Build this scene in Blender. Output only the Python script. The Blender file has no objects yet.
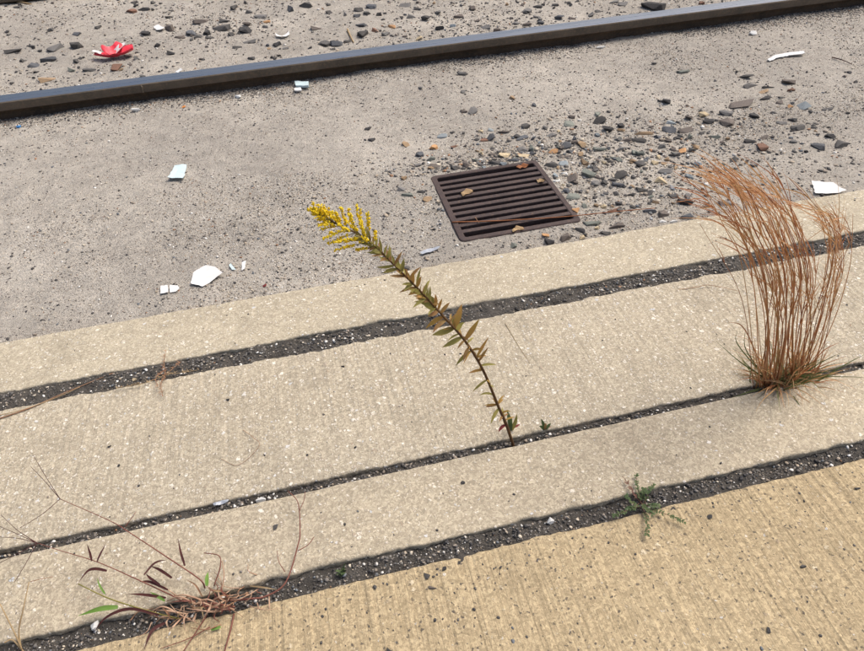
import bpy, bmesh, math, random
import numpy as np
from mathutils import Vector, Matrix
random.seed(7); rng = np.random.default_rng(7)
scene = bpy.context.scene
C = scene.collection
R = math.radians

# ------------------------------------------------------------------ camera, sky, sun, exposure
CAM_H, FOC = 0.90, 650.0
PITCH, ROLL, YAW = R(41.855), R(-3.645), R(10.656)
fwd = Vector((math.sin(YAW)*math.cos(PITCH), math.cos(YAW)*math.cos(PITCH), -math.sin(PITCH)))
_rt = Vector((math.cos(YAW), -math.sin(YAW), 0)); _up = _rt.cross(fwd)
right = _rt*math.cos(ROLL) + _up*math.sin(ROLL); upv = -_rt*math.sin(ROLL) + _up*math.cos(ROLL)
cd = bpy.data.cameras.new('camera'); cam = bpy.data.objects.new('camera', cd); C.objects.link(cam)
cam.matrix_world = Matrix(((right.x, upv.x, -fwd.x, 0), (right.y, upv.y, -fwd.y, 0), (right.z, upv.z, -fwd.z, CAM_H), (0, 0, 0, 1)))
cd.sensor_width = 36; cd.lens = 36*FOC/864; cd.clip_start = 0.02; cd.clip_end = 500
scene.camera = cam

SUN_EL, SUN_AZ = R(58), R(70)         # azimuth from +Y (away from the camera), positive = to the right
w = bpy.data.worlds.new('World'); scene.world = w; w.use_nodes = True
nt = w.node_tree; bg = nt.nodes['Background']
sky = nt.nodes.new('ShaderNodeTexSky'); sky.sky_type = 'NISHITA'; sky.sun_disc = False
sky.sun_elevation = SUN_EL; sky.sun_rotation = SUN_AZ; sky.dust_density = 6.0; sky.air_density = 1.0; sky.ozone_density = 0.6
nt.links.new(sky.outputs[0], bg.inputs[0]); bg.inputs[1].default_value = 0.115
sd = bpy.data.lights.new('sun', 'SUN'); sun = bpy.data.objects.new('sun', sd); C.objects.link(sun)
sd.energy = 1.9; sd.angle = R(30); sd.color = (1.0, 0.95, 0.875)
sdir = Vector((math.sin(SUN_AZ)*math.cos(SUN_EL), math.cos(SUN_AZ)*math.cos(SUN_EL), math.sin(SUN_EL)))
sun.rotation_euler = sdir.to_track_quat('Z', 'Y').to_euler(); sun.location = (0, 3, 5)
scene.view_settings.view_transform = 'Standard'; scene.view_settings.look = 'None'
scene.view_settings.gamma = 1; scene.view_settings.use_curve_mapping = False
scene.view_settings.exposure = 0.62

# ------------------------------------------------------------------ helpers
def ray(px, py): return right*((px-432)/FOC) - upv*((py-325.5)/FOC) + fwd
def at_z(px, py, z=0.0):
    d = ray(px, py); t = (z-CAM_H)/d.z
    return Vector((d.x*t, d.y*t, z))
def at_y(px, py, Y):
    d = ray(px, py); t = Y/d.y
    return Vector((d.x*t, Y, CAM_H+d.z*t))
_tab = rng.random((256, 256))
def vn(x, y, s=0):
    x = np.asarray(x, float)+s*17.3; y = np.asarray(y, float)+s*31.7
    xi = np.floor(x).astype(int); yi = np.floor(y).astype(int)
    fx = x-xi; fy = y-yi; fx = fx*fx*(3-2*fx); fy = fy*fy*(3-2*fy)
    a = _tab[xi & 255, yi & 255]; b = _tab[(xi+1) & 255, yi & 255]; c = _tab[xi & 255, (yi+1) & 255]; d = _tab[(xi+1) & 255, (yi+1) & 255]
    return (a*(1-fx)+b*fx)*(1-fy)+(c*(1-fx)+d*fx)*fy
def fbm(x, y, o=3, s=0):
    r = 0; a = .5
    for i in range(o):
        r = r+a*(vn(x*2**i, y*2**i, s+i)-.5); a *= .5
    return r
def sstep(a, b, x):
    t = np.clip((x-a)/(b-a), 0, 1); return t*t*(3-2*t)

def mesh_np(name, V, F, smooth=False):
    """V (n,3), F (m,3 or 4) numpy"""
    me = bpy.data.meshes.new(name); V = np.asarray(V, np.float32); F = np.asarray(F, np.int32); k = F.shape[1]
    me.vertices.add(len(V)); me.vertices.foreach_set('co', V.ravel())
    me.loops.add(F.size); me.loops.foreach_set('vertex_index', F.ravel())
    me.polygons.add(len(F)); me.polygons.foreach_set('loop_start', np.arange(0, F.size, k, dtype=np.int32))
    if smooth: me.polygons.foreach_set('use_smooth', np.ones(len(F), bool))
    me.update(calc_edges=True); me.validate()
    return me
def link(name, me, m=None, parent=None):
    o = bpy.data.objects.new(name, me); C.objects.link(o)
    if m is not None and not me.materials: me.materials.append(m)
    if parent is not None:
        o.parent = parent; o.matrix_parent_inverse = parent.matrix_basis.inverted()
    return o
def tag(o, label, cat=None, group=None, kind=None):
    o['label'] = label
    if cat: o['category'] = cat
    if group: o['group'] = group
    if kind: o['kind'] = kind
    return o
def thing(name, loc, label, cat, group=None):
    o = bpy.data.objects.new(name, None); C.objects.link(o); o.location = loc; o.empty_display_size = .02
    return tag(o, label, cat, group)
class MB:
    def __init__(s): s.v = []; s.f = []
    def tube(s, pts, r0, r1, n=5, cap=True):
        pts = [Vector(p) for p in pts]; N = len(pts); b0 = len(s.v)
        for i, p in enumerate(pts):
            d = (pts[min(i+1, N-1)]-pts[max(i-1, 0)]).normalized()
            a = Vector((0, 0, 1)) if abs(d.z) < .9 else Vector((1, 0, 0))
            u = d.cross(a).normalized(); v = d.cross(u); r = r0+(r1-r0)*i/(N-1)
            for k in range(n):
                an = 2*math.pi*k/n; s.v.append(p+u*(r*math.cos(an))+v*(r*math.sin(an)))
        for i in range(N-1):
            for k in range(n):
                a = b0+i*n+k; b = b0+i*n+(k+1) % n; s.f.append((a, b, b+n, a+n))
        if cap:
            s.f.append(tuple(b0+k for k in range(n))[::-1]); s.f.append(tuple(b0+(N-1)*n+k for k in range(n)))
        return s
    def ribbon(s, pts, wid, prof=None, nrm=None, fold=.25):
        pts = [Vector(p) for p in pts]; N = len(pts); b0 = len(s.v)
        for i, p in enumerate(pts):
            d = (pts[min(i+1, N-1)]-pts[max(i-1, 0)]).normalized(); t = i/(N-1)
            a = nrm or Vector((0, 0, 1))
            u = d.cross(a)
            if u.length < .05: u = d.cross(Vector((.6, .8, .1)))
            u.normalize(); n_ = u.cross(d).normalized()
            wd = wid*(prof(t) if prof else max(.06, (1-t)**.7))*.5
            s.v += [p+u*wd+n_*(wd*fold), p.copy(), p-u*wd+n_*(wd*fold)]
        for i in range(N-1):
            for k in (0, 1):
                a = b0+i*3+k; s.f.append((a, a+1, a+4, a+3))
        return s
    def box(s, a, b):
        x0, y0, z0 = a; x1, y1, z1 = b; k = len(s.v)
        s.v += [Vector(p) for p in ((x0, y0, z0), (x1, y0, z0), (x1, y1, z0), (x0, y1, z0), (x0, y0, z1), (x1, y0, z1), (x1, y1, z1), (x0, y1, z1))]
        s.f += [tuple(k+i for i in q) for q in ((3, 2, 1, 0), (4, 5, 6, 7), (0, 1, 5, 4), (1, 2, 6, 5), (2, 3, 7, 6), (3, 0, 4, 7))]
        return s
    def build(s, name, m, parent=None, smooth=False, origin=None):
        me = bpy.data.meshes.new(name); o0 = Vector(origin) if origin is not None else Vector((0, 0, 0))
        me.from_pydata([v-o0 for v in s.v], [], s.f); me.update()
        if smooth: me.polygons.foreach_set('use_smooth', [True]*len(me.polygons))
        me.materials.append(m)
        o = bpy.data.objects.new(name, me); C.objects.link(o); o.location = o0
        if parent is not None:
            o.parent = parent; o.matrix_parent_inverse = Matrix.Translation(parent.location).inverted()
        return o
def spline(pts, n=10):
    """Catmull-Rom through pts"""
    pts = [Vector(p) for p in pts]; P = [pts[0]*2-pts[1]]+pts+[pts[-1]*2-pts[-2]]; out = []
    for i in range(1, len(P)-2):
        p0, p1, p2, p3 = P[i-1:i+3]
        for k in range(n):
            t = k/n
            out.append(.5*((2*p1)+(p2-p0)*t+(2*p0-5*p1+4*p2-p3)*t*t+(3*p1-p0-3*p2+p3)*t**3))
    out.append(pts[-1]); return out
U = random.uniform

# ------------------------------------------------------------------ materials
class NM:
    def __init__(s, name, rough=.85, spec=.25):
        s.m = bpy.data.materials.new(name); s.m.use_nodes = True; s.t = s.m.node_tree; s.b = s.t.nodes['Principled BSDF']
        s.b.inputs['Roughness'].default_value = rough; s.b.inputs['Specular IOR Level'].default_value = spec
        s.co = None
    def n(s, typ, **kw):
        nd = s.t.nodes.new('ShaderNode'+typ)
        for k, v in kw.items():
            if k in nd.inputs.keys() and not hasattr(nd, k): s.set(nd, k, v)
            elif hasattr(nd, k): setattr(nd, k, v)
            else: s.set(nd, k, v)
        return nd
    def set(s, nd, k, v):
        i = nd.inputs[k]
        if hasattr(v, 'is_linked') or isinstance(v, bpy.types.NodeSocket): s.t.links.new(v, i)
        else: i.default_value = v
    def obj(s):
        if not s.co: s.co = s.n('TexCoord')
        return s.co.outputs['Object']
    def noise(s, scale, detail=4, rough=.55, vec=None, out=0):
        nd = s.n('TexNoise'); s.t.links.new(vec or s.obj(), nd.inputs['Vector'])
        nd.inputs['Scale'].default_value = scale; nd.inputs['Detail'].default_value = detail; nd.inputs['Roughness'].default_value = rough
        return nd.outputs[out]
    def voro(s, scale, vec=None, rnd=1.0):
        nd = s.n('TexVoronoi'); s.t.links.new(vec or s.obj(), nd.inputs['Vector']); nd.inputs['Scale'].default_value = scale; nd.inputs['Randomness'].default_value = rnd
        return nd
    def mapping(s, scale, vec=None):
        nd = s.n('Mapping'); s.t.links.new(vec or s.obj(), nd.inputs['Vector']); nd.inputs['Scale'].default_value = scale
        return nd.outputs[0]
    def math(s, op, a, b=None, clamp=False):
        nd = s.n('Math', operation=op, use_clamp=clamp); s.set2(nd.inputs[0], a)
        if b is not None: s.set2(nd.inputs[1], b)
        return nd.outputs[0]
    def set2(s, i, v):
        if isinstance(v, bpy.types.NodeSocket): s.t.links.new(v, i)
        else: i.default_value = v
    def ramp(s, fac, stops, interp='LINEAR'):
        nd = s.n('ValToRGB'); s.t.links.new(fac, nd.inputs[0]); nd.color_ramp.interpolation = interp
        e = nd.color_ramp.elements
        while len(e) < len(stops): e.new(.5)
        for i, (p, c) in enumerate(stops):
            e[i].position = p; c = c if hasattr(c, '__len__') else (c, c, c); e[i].color = (*c[:3], 1)
        return nd.outputs[0]
    def mix(s, fac, a, b, mode='MIX'):
        nd = s.n('Mix', data_type='RGBA', blend_type=mode); s.set2(nd.inputs[0], fac)
        for i, v in ((6, a), (7, b)):
            if isinstance(v, bpy.types.NodeSocket): s.t.links.new(v, nd.inputs[i])
            else: nd.inputs[i].default_value = (*v[:3], 1)
        return nd.outputs[2]
    def color(s, c):
        if isinstance(c, bpy.types.NodeSocket): s.t.links.new(c, s.b.inputs['Base Color'])
        else: s.b.inputs['Base Color'].default_value = (*c, 1)
    def bump(s, h, strength, dist, prev=None):
        nd = s.n('Bump'); nd.inputs['Strength'].default_value = strength; nd.inputs['Distance'].default_value = dist
        s.t.links.new(h, nd.inputs['Height'])
        if prev is not None: s.t.links.new(prev, nd.inputs['Normal'])
        s.t.links.new(nd.outputs[0], s.b.inputs['Normal']); return nd.outputs[0]

def concrete(name, c_lo, c_hi, fleck, fleck_amt, broom, pits, grain):
    k = NM(name, .88, .2); o = k.obj()
    wrp = k.noise(130, 3, out=1); irr = k.noise(260, 3, .65)
    wv = k.n('VectorMath', operation='MULTIPLY_ADD'); k.t.links.new(wrp, wv.inputs[0]); wv.inputs[1].default_value = (.011,)*3; k.t.links.new(o, wv.inputs[2])
    wv = wv.outputs[0]
    big = k.noise(2.6, 6, .6); mid = k.noise(38, 4, .6)
    base = k.mix(k.ramp(big, [(.32, 0.), (.68, 1.)]), c_lo, c_hi)
    base = k.mix(k.math('MULTIPLY', k.ramp(mid, [(.35, 1.), (.6, 0.)]), .30), base, tuple(x*.62 for x in c_lo))
    # fine grains of the cement skin
    vf = k.voro(330, wv); sep = k.n('SeparateColor'); k.t.links.new(vf.outputs['Color'], sep.inputs[0])
    gr = k.ramp(sep.outputs[0], [(0, tuple(x*.52 for x in c_lo)), (.35, tuple(x*.85 for x in c_lo)), (.7, c_hi), (1, tuple(min(.85, x*1.35) for x in c_hi))])
    base = k.mix(grain, base, gr)
    # pale aggregate worn free
    h_all = None
    for sc, thr, edge, amt in ((150, 1-fleck_amt, .40, .9), (82, 1-fleck_amt*.55, .34, .95), (230, 1-fleck_amt*1.3, .42, .7)):
        v = k.voro(sc, wv); s2 = k.n('SeparateColor'); k.t.links.new(v.outputs['Color'], s2.inputs[0])
        pick = k.math('GREATER_THAN', s2.outputs[0], thr)
        rnd = k.ramp(v.outputs['Distance'], [(edge*.75, 1.), (edge, 0.)])
        msk = k.math('MULTIPLY', k.math('MULTIPLY', pick, rnd), k.ramp(irr, [(.40, 0.), (.46, 1.)]))
        fc = k.ramp(s2.outputs[1], [(0, (.32, .25, .18)), (.3, fleck), (.85, tuple(min(.85, x*1.18) for x in fleck)), (1, (.50, .52, .55))])
        base = k.mix(k.math('MULTIPLY', msk, amt), base, fc)
        h_all = msk if h_all is None else k.math('MAXIMUM', h_all, msk)
    # small dark grains
    vd = k.voro(120, wv); s3 = k.n('SeparateColor'); k.t.links.new(vd.outputs['Color'], s3.inputs[0])
    pd = k.math('MULTIPLY', k.math('GREATER_THAN', s3.outputs[2], 1-pits), k.ramp(vd.outputs['Distance'], [(.16, 1.), (.26, 0.)]))
    base = k.mix(k.math('MULTIPLY', pd, .85), base, (.07, .06, .055))
    st = k.noise(7.5, 7, .68); base = k.mix(k.math('MULTIPLY', k.ramp(st, [(.52, 0.), (.72, 1.)]), .35), base, tuple(x*.55 for x in c_lo))
    # broom strokes run across the strip
    br = k.noise(1, 4, .65, k.mapping((105, 3.2, 3))); br2 = k.noise(1, 3, .6, k.mapping((330, 7, 7)))
    brm = k.math('ADD', k.math('MULTIPLY', br, .6), k.math('MULTIPLY', br2, .4)); bm_ = k.ramp(k.noise(3.1, 3, .5), [(.38, .25), (.6, 1.)])
    base = k.mix(k.math('MULTIPLY', k.math('MULTIPLY', k.ramp(brm, [(.40, 1.), (.50, 0.)]), bm_), min(.8, broom*.5)), base, tuple(x*.62 for x in c_lo))
    k.color(base)
    h = k.math('ADD', k.math('MULTIPLY', brm, broom), k.math('MULTIPLY', h_all, .25))
    h = k.math('ADD', h, k.math('MULTIPLY', k.noise(420, 4, .7), .55))
    k.bump(h, .9, .0028)
    return k.m
M = {}
M['kerb'] = concrete('kerb_concrete', (.36, .312, .232), (.465, .41, .308), (.66, .61, .52), .14, .10, .05, .45)
M['pave'] = concrete('pavement_concrete', (.345, .298, .222), (.45, .395, .30), (.66, .61, .53), .17, .6, .05, .5)
M['kerb2'] = concrete('kerb_edge_concrete', (.355, .302, .222), (.46, .40, .296), (.64, .58, .49), .12, .10, .09, .5)
M['walk'] = concrete('walk_concrete', (.355, .278, .168), (.45, .36, .225), (.53, .45, .32), .04, 1.25, .26, .5)

k = NM('sand', .95, .1)
wv = k.noise(70, 2, out=1); wn = k.n('VectorMath', operation='MULTIPLY_ADD'); k.t.links.new(wv, wn.inputs[0]); wn.inputs[1].default_value = (.01,)*3; k.t.links.new(k.obj(), wn.inputs[2]); wv = wn.outputs[0]
b1 = k.noise(1.5, 7, .62); b2 = k.noise(11, 6, .65); b3 = k.noise(60, 4, .6)
base = k.mix(k.ramp(b1, [(.40, 0.), (.58, 1.)]), (.37, .342, .302), (.52, .48, .42))
base = k.mix(k.math('MULTIPLY', k.ramp(b2, [(.42, 1.), (.62, 0.)]), .42), base, (.29, .262, .228))
base = k.mix(k.math('MULTIPLY', k.ramp(b3, [(.4, 0.), (.7, 1.)]), .35), base, (.60, .54, .46))
hh = None
gm = k.ramp(k.noise(4.5, 5, .6), [(.40, .15), (.60, 1.)])
for sc, amt, ed in ((420, .75, .5), (230, .8, .42), (130, .75, .34)):
    v = k.voro(sc, wv); s2 = k.n('SeparateColor'); k.t.links.new(v.outputs['Color'], s2.inputs[0])
    col = k.ramp(s2.outputs[0], [(0, (.035, .035, .038)), (.10, (.08, .075, .07)), (.22, (.20, .17, .145)), (.45, (.42, .37, .31)), (.78, (.53, .47, .40)), (.9, (.60, .56, .50)), (1, (.66, .63, .58))])
    pk = k.math('GREATER_THAN', s2.outputs[1], .30 if sc > 300 else (.62 if sc > 200 else .80))
    ms = k.math('MULTIPLY', pk, k.ramp(v.outputs['Distance'], [(ed*.7, 1.), (ed, 0.)]))
    base = k.mix(k.math('MULTIPLY', k.math('MULTIPLY', ms, amt), gm), base, col)
    hh = ms if hh is None else k.math('ADD', hh, ms)
k.color(base); k.bump(k.math('ADD', k.math('MULTIPLY', hh, .5), k.noise(260, 5, .75)), 1.0, .0045); M['sand'] = k.m

k = NM('asphalt_fill', .9, .3)
v = k.voro(190); s2 = k.n('SeparateColor'); k.t.links.new(v.outputs['Color'], s2.inputs[0])
base = k.mix(k.noise(25, 5, .6), (.032, .029, .026), (.145, .13, .112))
base = k.mix(k.math('MULTIPLY', k.math('GREATER_THAN', s2.outputs[0], .86), k.ramp(v.outputs['Distance'], [(.25, 1.), (.4, 0.)])), base, (.36, .34, .31))
k.color(base); k.bump(k.math('ADD', k.math('MULTIPLY', v.outputs['Distance'], .4), k.noise(210, 6, .75)), 1.0, .007); M['fill'] = k.m

k = NM('steel_polished', .30, .5); k.b.inputs['Metallic'].default_value = 1
st = k.noise(1, 4, .6, k.mapping((1.5, 240, 240)))
k.color(k.mix(st, (.22, .23, .25), (.31, .32, .34))); k.set2(k.b.inputs['Roughness'], k.ramp(k.noise(1, 3, .6, k.mapping((6, 120, 120))), [(.3, .22), (.7, .42)]))
M['steel'] = k.m
def rusty(name, a, b, c, rough=.85):
    k = NM(name, rough, .3); base = k.mix(k.ramp(k.noise(14, 7, .65), [(.35, 0.), (.65, 1.)]), a, b)
    base = k.mix(k.math('MULTIPLY', k.ramp(k.noise(120, 5, .7), [(.5, 0.), (.7, 1.)]), .6), base, c)
    k.color(base); k.bump(k.noise(260, 6, .7), .5, .002); return k.m
M['rust'] = rusty('rail_rust', (.058, .042, .031), (.105, .072, .047), (.20, .125, .07))
M['headside'] = rusty('rail_head_side', (.085, .070, .054), (.13, .102, .075), (.20, .135, .085), .85)
M['iron'] = rusty('grate_iron', (.040, .027, .026), (.062, .043, .040), (.12, .075, .055), .7)
M['pit'] = rusty('pit_dirt', (.03, .027, .024), (.05, .044, .038), (.07, .06, .05))

def stone_mat(name, c, var=.35, dust=.35):
    k = NM(name, .82, .3); oi = k.n('ObjectInfo')
    lo = tuple(x*(1-var) for x in c); hi = tuple(min(.85, x*(1+var)) for x in c)
    base = k.mix(oi.outputs['Random'], lo, hi)
    g = k.noise(70, 5, .65); base = k.mix(k.math('MULTIPLY', k.ramp(g, [(.4, 0.), (.65, 1.)]), .5), base, tuple(x*.55 for x in c))
    base = k.mix(k.math('MULTIPLY', k.ramp(k.noise(45, 6, .7), [(.5, 0.), (.68, 1.)]), dust), base, (.30, .265, .225))
    k.color(base); k.bump(k.noise(190, 6, .7), .6, .003); return k.m
PAL = {'K': ('black', (.030, .030, .033)), 'D': ('dark grey', (.075, .072, .070)), 'S': ('slate blue', (.085, .092, .105)), 'G': ('grey', (.155, .150, .145)),
       'N': ('grey green', (.175, .19, .165)), 'B': ('brownish grey', (.135, .112, .098)), 'R': ('reddish brown', (.20, .105, .07)), 'T': ('tan', (.34, .235, .14)),
       'C': ('cream', (.52, .42, .27)), 'O': ('orange', (.50, .28, .13)), 'P': ('pale blue grey', (.30, .34, .36)), 'W': ('white', (.70, .70, .68))}
for q, (nm, c) in PAL.items(): M['st'+q] = stone_mat('stone_'+nm.replace(' ', '_'), c, .3 if q != 'W' else .08, .55 if q in 'KDSGNB' else .3)

def plant_mat(name, a, b, dk=.28, scale=60):
    k = NM(name, .62, .25); oi = k.n('ObjectInfo')
    base = k.mix(k.ramp(k.noise(scale, 3, .6), [(.35, 0.), (.65, 1.)]), a, b)
    base = k.mix(k.math('MULTIPLY', oi.outputs['Random'], dk), base, tuple((x+y)*.30 for x, y in zip(a, b)))
    k.color(base)
    tr = k.n('BsdfTranslucent'); k.t.links.new(base, tr.inputs['Color']); mx_ = k.n('MixShader'); mx_.inputs[0].default_value = .38
    k.t.links.new(k.b.outputs[0], mx_.inputs[1]); k.t.links.new(tr.outputs[0], mx_.inputs[2]); k.t.links.new(mx_.outputs[0], k.t.nodes['Material Output'].inputs['Surface'])
    return k.m
M['gr_stem'] = plant_mat('goldenrod_stem', (.13, .065, .035), (.17, .10, .045))
M['leaf_g'] = plant_mat('leaf_olive', (.25, .235, .07), (.34, .29, .09))
M['leaf_y'] = plant_mat('leaf_yellowing', (.34, .24, .06), (.42, .22, .07))
M['leaf_r'] = plant_mat('leaf_reddened', (.27, .14, .06), (.32, .21, .08))
M['leaf_c'] = plant_mat('leaf_crimson', (.23, .035, .045), (.30, .08, .07))
M['yellow'] = plant_mat('floret_yellow', (.84, .63, .015), (.88, .74, .05), dk=.0)
M['bs_a'] = plant_mat('bluestem_copper', (.64, .33, .16), (.68, .43, .23), scale=25)
M['bs_b'] = plant_mat('bluestem_straw', (.58, .38, .18), (.52, .29, .12), scale=25)
M['bs_c'] = plant_mat('bluestem_russet', (.36, .14, .06), (.50, .22, .10), scale=25)
M['bl_g'] = plant_mat('blade_green', (.11, .145, .05), (.17, .19, .075))
M['bl_t'] = plant_mat('blade_tan', (.40, .24, .13), (.47, .31, .17))
M['cr_red'] = plant_mat('crabgrass_red', (.22, .075, .06), (.33, .15, .11))
M['cr_dark'] = plant_mat('crabgrass_maroon', (.065, .022, .025), (.11, .04, .035))
M['cr_tan'] = plant_mat('crabgrass_root', (.62, .44, .31), (.50, .31, .21))
M['cr_green'] = plant_mat('crabgrass_green', (.15, .30, .05), (.22, .36, .09))
M['straw'] = plant_mat('straw_pale', (.48, .34, .18), (.55, .42, .25))
M['straw_r'] = plant_mat('straw_russet', (.36, .19, .11), (.46, .29, .18))
M['sp_leaf'] = plant_mat('spurge_leaf', (.075, .125, .05), (.13, .17, .075))
M['sp_stem'] = plant_mat('spurge_stem', (.22, .11, .085), (.27, .18, .12))
def paper(name, c, rough=.6, metal=0):
    k = NM(name, rough, .3); k.color(k.mix(k.math('MULTIPLY', k.ramp(k.noise(45, 6, .65), [(.5, 0.), (.75, 1.)]), .25), c, (.42, .37, .32)))
    k.b.inputs['Metallic'].default_value = metal; k.bump(k.noise(60, 4, .6), .3, .002); return k.m
M['white'] = paper('white_paper', (.60, .60, .59)); M['bluewhite'] = paper('bluish_paper', (.47, .58, .60)); M['red'] = paper('red_card', (.62, .035, .06), .45)
M['foil'] = paper('foil', (.42, .44, .47), .4, .5); M['deadleaf'] = plant_mat('dead_leaf', (.50, .36, .20), (.42, .28, .15)); M['orangebit'] = paper('orange_filter', (.62, .24, .06)); M['bluebit'] = paper('blue_plastic', (.05, .20, .45))

# ------------------------------------------------------------------ the setting
A, G1T, G1B, G2T, G2B, G3T, G3B = 1.189, 1.030, .981, .666, .645, .507, .4755
K2 = .006                                  # the inner kerb stands a little proud of the pavement
RY_G, RZ, HEADW, WEBT = 2.554, .045, .075, .017; RYC = RY_G-HEADW/2; GAUGE = 1.435
GX0, GX1, GY0, GY1, GZ = .327, .646, 1.288, 1.628, -.017          # drain grate

def sand_z(x, y):
    x = np.asarray(x, float); y = np.asarray(y, float)
    inner = sstep(RYC-.006, RYC+.006, y)
    out = -.028+.016*fbm(x*1.1, y*1.6, 3, 3)+.016*fbm(x*5, y*6, 3, 5)+.011*fbm(x*20, y*22, 3, 9)+.004*fbm(x*80, y*80, 2, 21)
    out = out-.010*np.exp(-((y-A)/.03)**2)
    out = out+.004*np.exp(-((y-(RYC-.05))/.06)**2)*(.3+vn(x*5, y*2, 8))
    inn = .006+.022*fbm(x*1.3, y*1.9, 3, 13)+.022*fbm(x*5.5, y*6, 3, 15)+.012*fbm(x*20, y*22, 3, 19)+.005*fbm(x*70, y*70, 2, 25)
    z = out*(1-inner)+inn*inner
    d = np.maximum(np.maximum(GX0-x, x-GX1), np.maximum(GY0-y, y-GY1))
    near = np.exp(-(np.maximum(d, 0)/.03)**2)
    return z*(1-near)+(GZ-.004+.5*(z+.028))*near

def graded(a, b, c, d, fine, coarse):
    """coords from a to d, fine between b and c"""
    return np.concatenate([np.arange(a, b, coarse), np.arange(b, c, fine), np.arange(c, d+coarse, coarse)])
xs = graded(-6, -1.6, 2.6, 7, .0075, .08)
ys = np.concatenate([np.arange(A-.03, 1.9, .0062), np.arange(1.9, RYC-.008, .0085), np.array([RYC-.007, RYC-.003, RYC+.003, RYC+.007]), np.arange(RYC+.012, 4.3, .0115), np.arange(4.3, 9, .12)])
X, Y = np.meshgrid(xs, ys); Z = sand_z(X, Y)
nx, ny = len(xs), len(ys); ii = (np.arange(ny-1)[:, None]*nx+np.arange(nx-1)[None]).ravel()
F = np.stack([ii, ii+1, ii+nx+1, ii+nx], 1)
cx = (X[:-1, :-1]+X[1:, 1:]).ravel()/2; cy = (Y[:-1, :-1]+Y[1:, 1:]).ravel()/2
hole = (cx > GX0+.012) & (cx < GX1-.012) & (cy > GY0+.012) & (cy < GY1-.012)
F = F[~hole]
o = link('sand_ground', mesh_np('sand_ground', np.stack([X.ravel(), Y.ravel(), Z.ravel()], 1), F, True), M['sand']); tag(o, 'pale grey sandy ground round the rail and drain grate', kind='structure')
# wide plain beyond, under everything
me = bpy.data.meshes.new('ground'); me.from_pydata([(-200, -200, -.16), (200, -200, -.16), (200, 200, -.16), (-200, 200, -.16)], [], [(0, 1, 2, 3)]); me.materials.append(M['sand'])
# sheet with a way down for the drain: four strips round the pit
bmv = [(-200, -200), (GX0-.01, -200), (GX1+.01, -200), (200, -200)]; yy = [-200, GY0-.01, GY1+.01, 200]
me2 = bpy.data.meshes.new('ground'); vs = [(x, y, -.16) for y in yy for x, _ in bmv]
me2.from_pydata(vs, [], [(r*4+c, r*4+c+1, r*4+c+5, r*4+c+4) for r in range(3) for c in range(3) if not (r == 1 and c == 1)]); me2.materials.append(M['sand']); bpy.data.meshes.remove(me)
o = bpy.data.objects.new('ground', me2); C.objects.link(o); tag(o, 'wide sandy yard floor beyond and below the slabs', kind='structure')

def strip(name, y0, y1, ztop, m, r0, r1, chip0, chip1, label, x0=-6, x1=7, ridge=0, step=.004):
    """concrete strip along X; r0/r1 arris radius at the near/far side"""
    xs = graded(x0, -1.0, 1.75, x1, step, .09); prof = []
    for t in np.linspace(0, 1, 5): prof.append(('n', t))
    m0, m1 = r0*1.7+chip0*1.1, r1*1.7+chip1*1.1
    inner = np.linspace(y0+m0, y1-m1, max(4, int((y1-y0)/.02)))
    V = []; npf = 2+5+len(inner)+5
    n0 = fbm(xs*26, xs*0+y0*50, 5, 31)+.5*fbm(xs*110, xs*0+y0*50, 2, 33); n1 = fbm(xs*26, xs*0+y1*50, 5, 37)+.5*fbm(xs*110, xs*0+y1*50, 2, 39); c0 = np.maximum(0, fbm(xs*9, xs*0+3+y0*9, 3, 41)-.12)*3; c1 = np.maximum(0, fbm(xs*9, xs*0+7+y1*9, 3, 43)-.12)*3
    e0 = y0+chip0*(n0*1.1+c0); e1 = y1-chip1*(n1*1.1+c1); rr0 = r0*np.clip(1+1.2*n0+c0*2, .4, 1.6); rr1 = r1*np.clip(1+1.2*n1+c1*2, .4, 1.6)
    e0 = np.minimum(e0, y0+chip0); e1 = np.maximum(e1, y1-chip1)
    cols = [np.stack([xs, e0, xs*0-.12], 1)]
    hf = lambda q, sd_: .0045*fbm(xs*150, xs*0+q*300, 3, sd_)
    for dz in (.016, .011, .0075, .0045, .002): cols.append(np.stack([xs, e0+hf(dz, 44)+.05*dz, ztop-rr0-dz+hf(dz, 45)*.3], 1))
    for t in np.linspace(0, 1, 5):
        a = t*math.pi/2; cols.append(np.stack([xs, e0+rr0*(1-math.cos(a)), ztop-rr0*(1-math.sin(a))], 1))
    for yv in inner: cols.append(np.stack([xs, xs*0+yv, ztop+.0012*fbm(xs*6, xs*0+yv*6, 3, 51)], 1))
    for t in np.linspace(1, 0, 5):
        a = t*math.pi/2; cols.append(np.stack([xs, e1-rr1*(1-math.cos(a)), ztop-rr1*(1-math.sin(a))], 1))
    for dz in (.002, .0045, .0075, .011, .016): cols.append(np.stack([xs, e1-hf(dz, 46)-.05*dz, ztop-rr1-dz], 1))
    cols.append(np.stack([xs, e1, xs*0-.12], 1))
    V = np.concatenate(cols); n = len(xs); p = len(cols)
    if ridge:
        m_ = V[:, 2] > ztop-.003; bx_, by_ = V[:, 0]+.012*fbm(V[:, 0]*3, V[:, 1]*3, 2, 57), V[:, 1]
        V[m_, 2] += ridge*((vn(bx_*300, by_*6, 53)-.5)+.8*(vn(bx_*140, by_*3, 55)-.5))[m_]*(.35+1.1*vn(bx_*5, by_*3, 56))[m_]
    ii = (np.arange(p-1)[:, None]*n+np.arange(n-1)[None]).ravel(); F = np.stack([ii, ii+1, ii+n+1, ii+n], 1)
    o = link(name, mesh_np(name, V, F, True), m); return tag(o, label, kind='structure')
strip('kerb', G1T, A, 0, M['kerb'], .0035, .003, .010, .003, 'pale concrete kerb strip bordering the sand beside the drain grate')
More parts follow.
